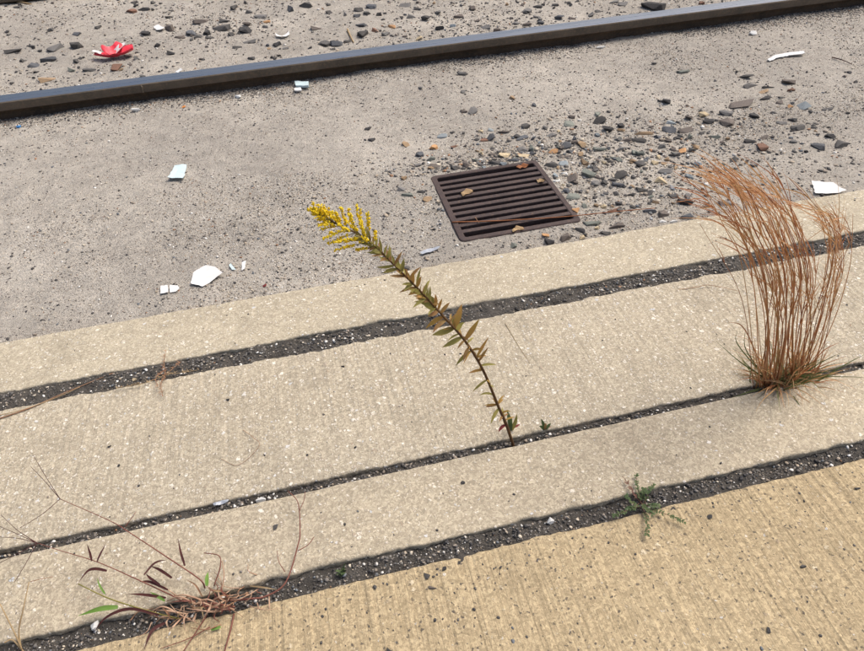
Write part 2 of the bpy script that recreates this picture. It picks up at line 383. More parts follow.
strip('pavement', G2T, G1B, 0, M['pave'], .0035, .0035, .006, .009, 'broad concrete band between the two dark joints behind the goldenrod', ridge=.0009, step=.0016)
strip('kerb', G3T, G2B, K2, M['kerb2'], .0035, .002, .008, .0012, 'narrow raised concrete strip in front of the goldenrod and copper grass')
strip('pavement', -3.2, G3B, .002, M['walk'], .006, .003, .005, .004, 'golden broom finished concrete walk along the bottom of the view', ridge=.0014, step=.0014)

def joint(y0, y1, z, label):
    xs = graded(-6, -1.0, 1.75, 7, .004, .09); ys = np.linspace(y0-.012, y1+.012, 26); X, Y = np.meshgrid(xs, ys)
    Z = z+.014*fbm(X*18, Y*18, 3, 61)+.013*fbm(X*70, Y*70, 3, 67)
    n, p = len(xs), len(ys); ii = (np.arange(p-1)[:, None]*n+np.arange(n-1)[None]).ravel()
    o = link('asphalt_joint', mesh_np('asphalt_joint', np.stack([X.ravel(), Y.ravel(), Z.ravel()], 1), np.stack([ii, ii+1, ii+n+1, ii+n], 1), True), M['fill']); tag(o, label, kind='structure')
JZ = (-.006, -.008, -.004)
joint(G1B, G1T, JZ[0], 'wide dark gritty joint beside the sand side kerb')
joint(G2B, G2T, JZ[1], 'narrow dark joint where the goldenrod and copper grass grow')
joint(G3B, G3T, JZ[2], 'dark gritty joint along the golden walk')
def joint_z(x, y, z): return z+.014*fbm(x*18, y*18, 3, 61)+.013*fbm(x*70, y*70, 3, 67)

# drain pit below the grate
mb = MB(); x0, x1, y0, y1 = GX0+.004, GX1-.004, GY0+.004, GY1-.004
for a, b in (((x0-.03, y0-.03, -.5), (x0+.006, y1+.03, -.05)), ((x1-.006, y0-.03, -.5), (x1+.03, y1+.03, -.05)), ((x0+.0065, y0-.03, -.5), (x1-.0065, y0+.006, -.05)), ((x0+.0065, y1-.006, -.5), (x1-.0065, y1+.03, -.05)), ((x0-.03, y0-.03, -.53), (x1+.03, y1+.03, -.501))): mb.box(a, b)
o = mb.build('drain_pit', M['pit']); tag(o, 'dark drain pit under the iron grate', kind='structure')

# ------------------------------------------------------------------ rails
def rail(yc, side, label):
    """rail profile (y across, z up); head, web, foot"""
    h = HEADW/2; w2 = WEBT/2
    prof = [(-h, RZ-.030), (-h-.0005, RZ-.014), (-h, RZ-.004), (-h+.003, RZ-.0008), (0, RZ), (h-.003, RZ-.0008), (h, RZ-.004), (h+.0005, RZ-.014), (h, RZ-.030),
            (w2+.006, RZ-.040), (w2, RZ-.052), (w2, RZ-.125), (.03, RZ-.145), (.070, RZ-.152), (.070, RZ-.165), (-.070, RZ-.165), (-.070, RZ-.152), (-.03, RZ-.145), (-w2, RZ-.125), (-w2, RZ-.052), (-w2-.006, RZ-.040)]
    root = thing('rail', (0, yc, RZ-.165), label, 'rail')
    xs = graded(-9, -2.6, 3.2, 11, .04, .6); n = len(prof); V = []; me = bpy.data.meshes.new('rail_body')
    for x in xs:
        for (y, z) in prof:
            wob = .0012*float(fbm(x*7, y*90, 2, 71)) if z < RZ-.003 else 0
            V.append((x, yc+y+wob, z+wob*.5))
    F = []; mi = []
    for i in range(len(xs)-1):
        for k in range(n):
            F.append((i*n+k, i*n+(k+1) % n, (i+1)*n+(k+1) % n, (i+1)*n+k)[::-1])
            mi.append(1 if 3 <= k <= 4 else (2 if k in (0, 1, 2, 5, 6, 7) else 0))
    me.from_pydata(V, [], F); 
    for m in ('rust', 'steel', 'headside'): me.materials.append(M[m])
    me.polygons.foreach_set('material_index', mi); me.update()
    o = bpy.data.objects.new('rail_body', me); C.objects.link(o); o.parent = root; o.matrix_parent_inverse = Matrix.Translation(root.location).inverted()
    return root
r1 = rail(RYC, 1, 'long steel rail with polished bluish top crossing the whole view')
p = at_y(143, 92, RYC-HEADW/2)
MB().tube([(p.x, RYC-HEADW/2+.004, RZ-.004), (p.x+.002, RYC-HEADW/2-.0005, RZ-.010), (p.x, RYC-HEADW/2-.0005, RZ-.030)], .004, .004, 6).build('weld_seam', M['headside'], r1)
rail(RYC+HEADW+GAUGE, -1, 'second rusty rail just showing in the far left corner')

# ------------------------------------------------------------------ drain grate
g = thing('drain_grate', ((GX0+GX1)/2, (GY0+GY1)/2, GZ-.028), 'rusty brown cast iron drain grate with parallel slots set in the sand', 'grate')
def bevbox(name, a, b, bev, m, parent, tilt=None):
    bm = bmesh.new(); bmesh.ops.create_cube(bm, size=1)
    for v in bm.verts:
        v.co = Vector([a[i]+(v.co[i]+.5)*(b[i]-a[i]) for i in range(3)])
    bmesh.ops.bevel(bm, geom=bm.edges[:], offset=bev, segments=2, affect='EDGES', profile=.6)
    me = bpy.data.meshes.new(name); bm.to_mesh(me); bm.free(); me.materials.append(m)
    o = bpy.data.objects.new(name, me); C.objects.link(o); o.parent = parent; o.matrix_parent_inverse = Matrix.Translation(parent.location).inverted(); return o
bm = bmesh.new()                                       # frame: rounded rectangle with a rectangular opening
def rrect(x0, x1, y0, y1, r, z, seg=6):
    out = []
    for (cx_, cy_, a0) in ((x1-r, y1-r, 0), (x0+r, y1-r, 90), (x0+r, y0+r, 180), (x1-r, y0+r, 270)):
        for i in range(seg+1):
            a = R(a0+90*i/seg); out.append(bm.verts.new((cx_+r*math.cos(a), cy_+r*math.sin(a), z)))
    return out
BW = .0165; fx0, fx1, fy0, fy1 = GX0+BW, GX1-BW, GY0+BW, GY1-BW
rings = [rrect(GX0, GX1, GY0, GY1, .014, GZ-.028), rrect(GX0, GX1, GY0, GY1, .014, GZ-.003), rrect(GX0+.002, GX1-.002, GY0+.002, GY1-.002, .013, GZ-.0006), rrect(fx0-.002, fx1+.002, fy0-.002, fy1+.002, .008, GZ), rrect(fx0, fx1, fy0, fy1, .006, GZ-.002), rrect(fx0, fx1, fy0, fy1, .006, GZ-.028)]
for a, b in zip(rings, rings[1:]+rings[:1]):
    for i in range(len(a)):
        j = (i+1) % len(a); bm.faces.new((a[i], a[j], b[j], b[i]))
bmesh.ops.recalc_face_normals(bm, faces=bm.faces[:])
me = bpy.data.meshes.new('frame'); bm.to_mesh(me); bm.free(); me.materials.append(M['iron'])
o = bpy.data.objects.new('frame', me); C.objects.link(o); o.parent = g; o.matrix_parent_inverse = Matrix.Translation(g.location).inverted()
NS = 11; pitch = (fy1-fy0)/NS; slot = pitch*.47
for i in range(NS-1):
    yc = fy0+pitch*(i+1); bevbox('bar', (fx0-.004, yc-(pitch-slot)/2, GZ-.025), (fx1+.004, yc+(pitch-slot)/2, GZ-.0012), .0025, M['iron'], g)

# ------------------------------------------------------------------ stones one by one
def rock_mesh(i):
    r = random.Random(100+i); bm = bmesh.new(); npt = r.choice([9, 10, 12, 14])
    for _ in range(npt):
        v = Vector((r.gauss(0, 1), r.gauss(0, 1), r.gauss(0, 1))).normalized()*r.uniform(.88, 1.0)
        v.x = math.copysign(min(abs(v.x)*1.15, .92), v.x); v.y = math.copysign(min(abs(v.y)*1.15, .9), v.y); v.z = math.copysign(min(abs(v.z)*1.25, .85), v.z)
        bm.verts.new(v*.5)
    h = bmesh.ops.convex_hull(bm, input=bm.verts[:])
    bmesh.ops.delete(bm, geom=[e for e in h['geom_interior'] if isinstance(e, bmesh.types.BMVert)], context='VERTS')
    bmesh.ops.dissolve_limit(bm, angle_limit=R(14), verts=bm.verts[:], edges=bm.edges[:])
    bmesh.ops.bevel(bm, geom=bm.edges[:], offset=.022, segments=1, affect='EDGES')
    bmesh.ops.triangulate(bm, faces=[f for f in bm.faces if len(f.verts) > 4])
    me = bpy.data.meshes.new('stone'); bm.to_mesh(me); bm.free(); me.materials.append(M['stG']); return me
ROCKS = [rock_mesh(i) for i in range(18)]
# px, py, width px, height px, colour
STONES = '''12.6 49.6 16 6 D;30 46.5 8 4 D;56.5 47 18 9 G;77.5 44 11 12 D;76.5 33.5 9 5 S;51 29.5 8 4 D;47 59.5 18 6 S;25 60 9 4 D;33.5 65 10 5 S;40 51 6 3 D;47 78.5 16 7 T;117.5 67 12 8 R
99 26.5 8 4 D;146 33 11 6 K;144.5 9 12 5 D;132 11 11 5 R;157 45 8 5 K;90 69.5 14 5 G;72 69 6 7 N;136 58 6 5 G;17 6.5 7 3 D;143 75.5 7 4 G;135 2 8 4 D;171 51.5 8 7 K;200.5 21 16 6 B;222.5 27.5 20 7 D
224.5 19.5 11 6 D;245.5 30 14 8 K;247 23.5 10 5 B;231.5 34 9 5 D;191 33 10 6 S;199 36 11 4 D;207 32.5 8 6 K;210 37.5 9 3 D;180 37 11 5 B;170 28 9 8 B;169 17 8 3 D;278 43.5 10 6 K;287.5 9 13 9 S;306 4.5 13 8 D
316 27 12 7 B;324.5 43 14 8 D;250 41.5 16 5 G;237.5 47 10 3 D;251.5 58 9 4 D;266.5 21 8 4 O;265 27 6 4 G;235 7 9 6 D;248 2 8 5 D;249 11.5 9 5 G;261 16 15 5 G;275 57 6 4 D;286 47.5 7 4 G;329 12 9 4 D;336.5 43 13 8 S
347.5 40.5 8 5 D;364.5 33 14 9 D;362 24 14 6 S;375 30 8 6 R;387 33.5 11 5 G;392 26 9 5 O;372 6 12 7 S;368 12 8 6 D;379 13.5 8 5 K;359 9 9 6 D;357 15 8 5 S;343.5 14 7 5 G;405 5 13 5 G;418 7.5 9 5 D;412 16 12 6 G;426 18.5 12 7 D
395 18.5 8 2 D;438.5 12.5 8 6 G;440 27 8 6 K;457.5 16 13 6 B;478 20 7 4 B;472.5 7.5 7 7 B;486.5 26.5 9 6 G;453 25 6 4 P;419 38 10 5 C;395 43 5 4 G;405 36 6 3 B;496 29.5 10 5 B;527.5 10.5 10 6 G;539 6.5 12 5 D;555 4 9 5 D
538 16 9 5 G;560 17.5 11 6 S;541 22.5 7 5 S;526 24 12 5 B;516 23 8 4 G;572.5 17.5 8 4 B;592 14 6 6 G;599 10.5 9 4 D;624.5 3.5 12 5 G;655 6 26 9 K;613 2 12 4 G;570 3 6 4 D
464 110 8 6 B;473 110 11 9 G;463 72 11 8 G;421 88 6 5 G;464 91 7 4 G;368 128 9 5 K;373 139 10 5 K;442 135 13 7 P;406 143.5 11 8 T;434 147 10 7 O;420 154 10 7 S;431 158 10 7 N;434 165 15 7 B;455 167 8 8 D;467.5 164 10 9 B
444.5 168 7 5 K;484 152 10 7 C;480.5 131 6 5 C;491.5 136 9 9 S;491 129 8 5 P;484 139 12 5 R;496 162 16 7 D;505 154.5 15 8 C;513 160 13 6 S;504.5 132 17 4 B;517 136 8 6 K;477 138.5 7 5 D;402 187.5 9 8 G;421 192 10 6 D;406 194 16 6 N
428.5 198 12 8 T;418 164 12 5 G;480 163 9 6 G;476 159 8 5 N;493 154 8 6 B;454.5 146 8 4 R;525 125 12 7 D;521.5 137 17 6 S;569 122.5 13 8 N;599.5 120 16 9 K;608 128 13 8 K;578 138 10 8 S;583 144 14 9 T;566.5 144 13 9 S;554 150.5 13 7 O
588 160 14 12 T;589 172 17 11 N;574 176 14 14 B;564 162.5 11 7 P;551.5 165.5 15 9 D;602 147.5 17 8 N;620.5 148.5 13 5 G;627 139 10 7 B;619.5 183 15 8 S;620.5 174 17 10 D;617 193 8 6 K;606.5 192.5 6 5 G;556 174.5 7 6 P;564.5 173 8 4 W
557 180 9 4 W;577.5 209 11 8 O;593 220 21 11 N;617 225 18 8 B;616 209.5 19 4 R;579.5 230 13 9 K;582 236 8 6 C;564.5 236 17 9 B;549.5 240 11 9 K;546 234 8 7 O;510 245 17 9 N;573 195 17 8 N;606.5 232 11 6 D;524 149 17 6 G;535.5 146.5 12 10 N
526 155.5 21 4 C;564.5 156 17 4 B;552 134 14 6 G;597 182 11 9 G;606 161.5 8 6 C;670 129 14 9 S;671 122 11 6 P;686.5 129 15 8 B;709.5 121 12 6 K;730 121 17 12 B;635 140.5 24 8 D;644 134 20 6 T;640.5 151.5 9 10 N;643 162 14 9 D
642 188 13 8 D;650.5 191.5 8 8 D;661.5 180 14 8 C;674.5 186.5 8 8 W;686.5 199.5 15 11 K;673.5 195 11 7 D;650 210 13 9 S;662.5 213 15 11 B;686.5 216 16 7 S;653 218 6 5 W;663.5 221 9 4 W;674 221 8 4 W;714 136 13 6 N;703 132.5 8 3 D
678 137.5 9 4 D;683 150 10 7 O;662 145 9 6 G;727 201 16 9 G;708.5 205.5 11 4 D;666 170.5 15 6 G;699.5 175 6 4 D;604.5 181.5 7 9 D;663.5 163 7 4 T;631 194.5 9 4 K;684 70 13 7 N;747 77 17 6 D;751 85 18 5 D;768 87 11 3 D;764 91.5 14 4 T
789.5 81 12 8 B;790 90 10 4 R;766 98 12 4 K;782 97 8 3 D;745 103 30 8 B;788.5 106 10 5 O;805.5 105 12 9 P;829 108.5 13 3 D;755 115.5 10 7 K;727 113 15 6 G;690 117 10 6 B;793.5 119 7 6 K;782 122.5 10 4 G;799 126.5 16 7 D;814 127 8 3 K
749.5 140.5 12 5 K;763.5 137.5 13 4 B;762 146 13 9 R;794 141 6 6 G;819.5 146 13 8 S;841 144 14 9 D;831.5 136 12 5 K;774 112.5 8 3 D;705 114 11 7 C;780 102 6 4 B;661 100 5 5 K;667 100 8 9 K;654 63 7 3 K'''
def zone(x, y):  # where a stone lies, in words
    ry = 98-.126*x
    if y < ry:
        for lim, t in ((60, 'beyond the rail in the far left corner'), (105, 'beyond the rail just left of the red scrap'), (180, 'beyond the rail round the red scrap'), (228, 'in the dark heap beyond the rail'), (275, 'beyond the rail, dark heap\'s right end'),
                       (335, 'beyond the rail above the goldenrod flower'), (385, 'beyond the rail right of the pale stick'), (450, 'beyond the rail above the grate\'s left edge'), (515, 'beyond the rail straight above the grate'), (600, 'beyond the rail above the grate\'s right side')):
            if x < lim: return t
        return 'beyond the rail at its upper right end'
    if y < 145 and x < 400: return 'alone on the sand above the goldenrod flower'
    if y < 120 and x < 520: return 'on bare sand between the rail and the grate'
    if x < 440 and y > 180: return 'on the sand left of the grate'
    if x < 460: return 'above the grate\'s left corner'
    if x < 500 and y < 180: return 'along the grate\'s far edge, left half'
    if x < 545 and y < 180: return 'along the grate\'s far edge, right half'
    if y > 203 and x < 632: return 'between the grate and the kerb'
    if x < 580 and y < 205: return 'just off the grate\'s upper right corner'
    if x < 630 and y < 160: return 'in the heap up and right of the grate'
    if x < 632: return 'right beside the grate\'s right edge'
    if x < 700 and y > 178: return 'against the kerb left of the copper grass'
    if x < 700 and y > 110: return 'midway between the grate and the copper grass tips'
    if y > 150: return 'behind the copper grass by the kerb'
    if x < 742 and y > 105: return 'just above the copper grass tips'
    if x < 742: return 'on open sand below the rail at right'
    if y < 112: return 'in the small heap below the white strip'
    if x > 790: return 'at the right above the kerb'
    return 'above the copper grass, right of its tips'
SL = []
for row in STONES.replace('\n', ';').split(';'):
    a = row.split(); SL.append([float(v) for v in a[:4]]+[a[4]])
from collections import defaultdict
buck = defaultdict(list)
for i, (x, y, ww, hh_, c) in enumerate(SL):
    asp = ww/hh_; shp = 'flat' if asp > 2.6 else ('long' if asp > 1.9 else ('chunky' if asp < 1.35 else 'angular'))
    buck[(zone(x, y), c, shp)].append(i)
LAB = {}
ORD = ['leftmost', 'second from left', 'third from left', 'fourth from left', 'fifth from left', 'sixth from left']
for (zn, c, shp), ids in buck.items():
    ids.sort(key=lambda i: SL[i][0])
    for j, i in enumerate(ids):
        base = f'{shp} {PAL[c][0]} stone {zn}'
        if len(ids) > 1:
            if len(ids) == 2: base = ('left of two ' if j == 0 else 'right of two ')+base.replace(' stone ', ' stones ', 1)
            else: base = (ORD[j]+' of ' if j < len(ids)-1 else 'rightmost of ')+base.replace(' stone ', ' stones ', 1)
        LAB[i] = base
def surf_z(px, py):
    z = -.02
    for _ in range(6):
        p = at_z(px, py, z); z = float(sand_z(p.x, p.y))
    return at_z(px, py, z)
FOOT = []
def on_grate(p): return GX0 < p.x < GX1 and GY0 < p.y < GY1
for i, (x, y, ww, hp, c) in enumerate(SL):
    p = surf_z(x, y+hp*.32)
    if on_grate(p): p = at_z(x, y+hp*.3, GZ)
    d = ray(x, y); dist = (p-Vector((0, 0, CAM_H))).length; sc = dist/FOC/max(.8, 1)
    wm = ww*sc*.98*abs(ray(x, y).normalized().dot(fwd))**-0*1.0; hm = hp*sc*1.0
    el = math.asin(min(1, CAM_H/dist)); dep = hm/(math.sin(el)*.75+math.cos(el)*.45); hz = dep*U(.42, .62)
    hz = max(hz, wm*.2); dep = min(dep, wm*1.3)
    o = bpy.data.objects.new('stone', random.choice(ROCKS)); C.objects.link(o)
    o.scale = (wm, dep, hz); o.rotation_euler = (U(-.12, .12), U(-.12, .12), U(-.3, .3)-.05+random.choice((0, math.pi)))
    sink = .14 if not on_grate(p) else .46
    o.location = (p.x, p.y+dep*.15, p.z+hz*sink)
    if p.y < A+dep*.6: o.location.y = A+dep*.55
    o.material_slots[0].link = 'OBJECT'; o.material_slots[0].material = M['st'+c]
    tag(o, LAB[i], 'stone', 'loose stones on the sandy ground'); FOOT.append((p.x, p.y, wm))

# loose pebbles: nothing in the photo tells them apart within a group
PEBG = [('beyond', 95, 'small loose pebble scattered among the stones beyond the rail'), ('grate', 140, 'small loose pebble in the stony patch round the grate'), ('right', 40, 'small loose pebble on the sand above the copper grass')]
for kind, n, lab in PEBG:
    cnt = 0; tries = 0
    while cnt < n and tries < 5000:
        tries += 1
        if kind == 'beyond':
            px = U(0, 640); py = U(0, 92-.126*px); 
            if vn(px*.03, py*.05, 77) < .45: continue
            ps = U(3, 5.5)
        elif kind == 'grate':
            px = random.gauss(590, 75); py = random.gauss(170, 27); ps = U(3.5, 9)
        else:
            px = U(700, 860); py = U(70, 165); ps = U(2.5, 5)
        p = surf_z(px, py)
        if p.y < A+.015 or on_grate(p) or abs(p.y-RYC) < .07: continue
        if px < 380 and kind == 'grate': continue
        s = ps*(p-Vector((0, 0, CAM_H))).length/FOC
        o = bpy.data.objects.new('pebble', random.choice(ROCKS)); C.objects.link(o)
        o.scale = (s, s*U(.6, 1), s*U(.4, .65)); o.rotation_euler = (U(-.2, .2), U(-.2, .2), U(0, 6.28)); o.location = (p.x, p.y, p.z+o.scale.z*.22)
        o.material_slots[0].link = 'OBJECT'; o.material_slots[0].material = M['st'+(pc := random.choice('KDDSGGGNNBBBTTCP' if kind == 'grate' else 'KKDDDDSGGBBT'))]
        tag(o, f'small {PAL[pc][0]} pebble {zone(px, py)}', 'pebble', 'small pebbles '+zone(px, py)); cnt += 1

# ------------------------------------------------------------------ grit: what nobody could count
def ico():
    t = (1+5**.5)/2; v = np.array([(-1, t, 0), (1, t, 0), (-1, -t, 0), (1, -t, 0), (0, -1, t), (0, 1, t), (0, -1, -t), (0, 1, -t), (t, 0, -1), (t, 0, 1), (-t, 0, -1), (-t, 0, 1)])/math.sqrt(1+t*t)
    f = np.array([(0, 11, 5), (0, 5, 1), (0, 1, 7), (0, 7, 10), (0, 10, 11), (1, 5, 9), (5, 11, 4), (11, 10, 2), (10, 7, 6), (7, 1, 8), (3, 9, 4), (3, 4, 2), (3, 2, 6), (3, 6, 8), (3, 8, 9), (4, 9, 5), (2, 4, 11), (6, 2, 10), (8, 6, 7), (9, 8, 1)])
    return v, f
OCT = (np.array([(1, 0, 0), (-1, 0, 0), (0, 1, 0), (0, -1, 0), (0, 0, 1), (0, 0, -1)], float), np.array([(0, 2, 4), (2, 1, 4), (1, 3, 4), (3, 0, 4), (2, 0, 5), (1, 2, 5), (3, 1, 5), (0, 3, 5)]))
kg = NM('grit', .85, .3); at = kg.n('Attribute'); at.attribute_name = 'tone'
kg.color(kg.mix(kg.math('MULTIPLY', kg.ramp(kg.noise(400, 2), [(.4, 0.), (.65, 1.)]), .3), at.outputs['Color'], (.25, .22, .19))); M['grit'] = kg.m
TONES = np.array([(.030, .030, .033), (.055, .053, .052), (.095, .09, .085), (.16, .145, .13), (.25, .21, .17), (.36, .30, .23), (.50, .44, .35), (.68, .66, .62), (.28, .15, .08), (.11, .125, .14)])
def grit(name, P, S, tones, label, asp=(.55, .75, .45), use_oct=False, sinkf=.15, align=None):
    n = len(P); tv, tf = OCT if use_oct else ico(); nv = len(tv)
    jit = 1+rng.normal(0, .16, (n, nv, 1)); v = tv[None]*jit
    sx = np.stack([np.ones(n), asp[0]+(1-asp[0])*rng.random(n), asp[2]*(.7+.6*rng.random(n))], 1)*S[:, None]*.5
    v = v*sx[:, None, :]
    a = rng.random(n)*6.283 if align is None else align+rng.normal(0, .35, n)
    ca, sa = np.cos(a)[:, None], np.sin(a)[:, None]
    tl = rng.normal(0, .25, (n, 1)); z = v[..., 2]+v[..., 0]*tl
    x = v[..., 0]*ca-v[..., 1]*sa; y = v[..., 0]*sa+v[..., 1]*ca
    V = np.stack([x+P[:, 0:1], y+P[:, 1:2], z+P[:, 2:3]+(sx[:, 2:3]*sinkf*2)], 2).reshape(-1, 3)
    F = (tf[None]+(np.arange(n)*nv)[:, None, None]).reshape(-1, 3)
    me = mesh_np(name, V, F); col = np.ones((n, nv, 4), np.float32); col[..., :3] = (tones*(.8+.4*rng.random((n, 1))))[:, None, :]
    ca_ = me.color_attributes.new('tone', 'FLOAT_COLOR', 'POINT'); ca_.data.foreach_set('color', col.reshape(-1))
    o = link(name, me, M['grit']); return tag(o, label, kind='stuff')
def pick(n, w): return TONES[rng.choice(len(TONES), n, p=np.array(w)/sum(w))]
def filt(x, y, prob):
    m = rng.random(len(x)) < prob; return x[m], y[m]
def off_grate(x, y, mgn=.0): return ~((x > GX0-mgn) & (x < GX1+mgn) & (y > GY0-mgn) & (y < GY1+mgn))
# near sand, kerb to rail
n = 230000; x = rng.uniform(-1.5, 2.5, n); y = A+.005+(RYC-.03-A)*rng.random(n)**1.25
vis = (x > -.72-.42*(y-A)) & (x < 1.42+.85*(y-A)); x = x[vis]; y = y[vis]
dens = .07+2.5*np.clip(fbm(x*2.6, y*3.2, 5, 81)-.02, 0, .4)+.35*np.exp(-((y-(RYC-.09))/.05)**2)*(.4+vn(x*4, y*3, 4))+.3*np.exp(-(((x-.8)/.45)**2+((y-1.55)/.25)**2))
x, y = filt(x, y, np.clip(dens, 0, 1)*off_grate(x, y)); n = len(x)
S = .0026+.0036*rng.random(n)**2+.004*(rng.random(n) < .06)
grit('sand_grit', np.stack([x, y, sand_z(x, y)], 1), S, pick(n, [4.5, 4.5, 5, 5, 8, 14, 16, 7, 1.0, 1]), 'fine mixed grit strewn over the sand between kerb and rail', use_oct=True)
# coarser specks in clusters
n = 30000; x = rng.uniform(-1.7, 2.6, n); y = rng.uniform(A+.008, RYC-.035, n)
dens = .10+1.1*np.clip(fbm(x*2.3, y*2.8, 4, 91)+.02, 0, .5)+.5*np.exp(-(((x-.85)/.4)**2+((y-1.55)/.22)**2))+.45*np.exp(-(((x-.5)/.35)**2+((y-1.70)/.07)**2))
x, y = filt(x, y, np.clip(dens, 0, 1)*off_grate(x, y, -.004)); n = len(x)
grit('coarse_grit', np.stack([x, y, sand_z(x, y)], 1), .004+.006*rng.random(n)**2, pick(n, [9, 8, 6, 4, 3, 3, 2, 1, 1, 2]), 'coarse dark specks and chips lying on the near sand')
n = 2000; x = rng.normal(.90, .33, n); y = rng.normal(1.57, .17, n); x[:500] = rng.normal(.52, .16, 500); y[:500] = GY1+.02+.05*np.abs(rng.normal(0, 1, 500)); m_ = (y > A+.012) & off_grate(x, y, .004); x = x[m_]; y = y[m_]; n = len(x)
grit('small_gravel', np.stack([x, y, sand_z(x, y)], 1), .005+.012*rng.random(n)**2, pick(n, [5, 6, 9, 9, 7, 6, 4, 1.5, 2.5, 5]), 'small mixed gravel between the stones right of the grate')
# black grit banked against the rail
n = 24000; x = rng.uniform(-1.6, 3.0, n); y = RYC-.012-np.abs(rng.normal(0, .05, n)); x, y = filt(x, y, np.clip(-.15+1.7*vn(x*3.2, y*6, 12)-.3*(x > .7), .04, 1)); n = len(x)
grit('rail_grit', np.stack([x, y, sand_z(x, y)], 1), .003+.006*rng.random(n)**2, pick(n, [14, 10, 7, 4, 3, 3, 2, 1, .6, 1]), 'black grit banked along the near foot of the rail')
# beyond the rail
n = 90000; x = rng.uniform(-1.9, 3.1, n); y = rng.uniform(RYC+.045, 4.3, n)
x, y = filt(x, y, np.clip(.14+1.5*np.clip(fbm(x*1.9, y*2.4, 4, 95)+.04, 0, .5), 0, 1)); n = len(x)
grit('far_grit', np.stack([x, y, sand_z(x, y)], 1), .0045+.012*rng.random(n)**3, pick(n, [8, 8, 7, 6, 5, 5, 4, 1.4, 1, 1.5]), 'mixed grit and chips on the sand beyond the rail', use_oct=True)
# joints
for (y0, y1, z, cnt, lab) in ((G1B, G1T, JZ[0], 15000, 'dark grit with pale flecks packed in the joint beside the sand side kerb'), (G2B, G2T, JZ[1], 7000, 'dark grit in the narrow joint under goldenrod and copper grass'), (G3B, G3T, JZ[2], 11000, 'dark grit with pale flecks in the joint along the golden walk')):
    x = rng.uniform(-1.1, 1.8, cnt); u = .5+(rng.random(cnt)-.5)*1.0; y = y0+(y1-y0)*(.02+.96*u)
    S = .0014+.0062*rng.random(cnt)**4
    keep = rng.random(cnt) < np.clip(.55+1.8*fbm(x*9, y*14, 3, 73)+.3*(S < .0026), .15, 1); x, y, u, S = x[keep], y[keep], u[keep], S[keep]; cnt = len(x)
    edge = np.minimum(u, 1-u); zz = joint_z(x, y, z)+.001-.003*(edge < .08)
    grit('joint_grit', np.stack([x, y, zz], 1), S, pick(cnt, [10, 12, 11, 8, 4, 3, 3, 4.5, .4, 2]), lab)
# flakes lying on the walk, kerbs and pavement
n = 1500; x = rng.uniform(-.7, 1.4, n); y = .05+(G3B-.06)*rng.random(n)**.75; x, y = filt(x, y, np.clip(.35+1.6*fbm(x*4, y*4, 3, 99)+.5*np.exp(-((y-G3B)/.08)**2), 0, 1)); n = len(x)
grit('walk_flakes', np.stack([x, y, np.full(n, .0022)], 1), .0022+.0045*rng.random(n)**2.5, pick(n, [12, 10, 5, 1.5, .3, .3, .6, .3, .1, 3]), 'dark flakes and grains lying on the golden walk', align=math.pi/2, asp=(.4, .7, .3))
n = 260; x = rng.uniform(-1, 1.6, n); yy_ = rng.random(n); y = np.where(yy_ < .33, rng.uniform(G3T+.01, G2B-.008, n), np.where(yy_ < .75, rng.uniform(G2T+.01, G1B-.01, n), rng.uniform(G1T+.012, A-.01, n)))
zt = np.where(y < G2B, K2, 0.0)+.0004
grit('slab_flakes', np.stack([x, y, zt], 1), .0018+.0035*rng.random(n)**2, pick(n, [12, 9, 4, 2, 1, 0, 0, 1, .5, 1]), 'few dark grains lying on the pale concrete strips')

def small_stone(px, py, wp, hp, c, z, label, cat='pebble', name='pebble', group=None):
    p = at_z(px, py+hp*.25, z); s = (p-Vector((0, 0, CAM_H))).length/FOC
    o = bpy.data.objects.new(name, random.choice(ROCKS)); C.objects.link(o); o.scale = (wp*s, hp*s*1.0, min(wp, hp)*s*.55); o.rotation_euler = (0, 0, U(-.4, .4)); o.location = (p.x, p.y, z+o.scale.z*.34)
    o.material_slots[0].link = 'OBJECT'; o.material_slots[0].material = M['st'+c]; return tag(o, label, cat, group)
WZ = .002
small_stone(427, 574, 7, 8, 'D', WZ, 'dark round pebble on the walk under the middle joint, topmost of three', group='pebbles on the walk')
small_stone(433, 586, 9, 5, 'B', WZ, 'brownish oval pebble on the walk, lowest of the three in the middle', group='pebbles on the walk')
small_stone(444, 568, 6, 4, 'K', WZ, 'black pebble on the walk, rightmost of the three in the middle', group='pebbles on the walk')
small_stone(375, 587, 5, 6, 'D', WZ, 'small dark pebble on the walk left of the three together', group='pebbles on the walk')
small_stone(803, 566, 5, 4, 'D', WZ, 'dark grey pebble alone on the right of the walk', group='pebbles on the walk')
small_stone(857, 487, 6, 4, 'K', WZ, 'black chip on the walk at the right edge of view', group='pebbles on the walk')
small_stone(768, 629, 4, 6, 'K', WZ, 'black chip at the bottom right of the walk', group='pebbles on the walk')
small_stone(390, 648, 6, 8, 'K', WZ, 'black chip at the bottom edge of the walk, centre', group='pebbles on the walk')
small_stone(710, 516, 5, 5, 'D', WZ, 'dark pebble on the walk right of the green spurge', group='pebbles on the walk')
small_stone(276, 526, 6, 6, 'D', K2, 'round dark pebble on the raised strip right of the white pebble')
small_stone(463, 482, 5, 4, 'K', K2, 'tiny black chip on the raised strip below the goldenrod')
small_stone(261, 499, 10, 8, 'W', -.002, 'white pebble lodged in the narrow joint left of the goldenrod')
small_stone(550, 520, 8, 8, 'W', -.002, 'white cube like chip in the lower joint left of the spurge')
small_stone(95, 624, 8, 9, 'W', .001, 'white chip in the lower joint left of the red crabgrass')
small_stone(135, 379, 5, 5, 'C', -.003, 'cream pebble in the wide joint left of the dry weed')
small_stone(110, 446, 4, 3, 'K', 0, 'left black grain on the broad band near the left edge')
small_stone(119, 465, 3, 3, 'K', 0, 'black grain on the broad band above the crabgrass seed spikes')
small_stone(228, 399, 4, 4, 'K', 0, 'black grain on the broad band right of the dry weed')
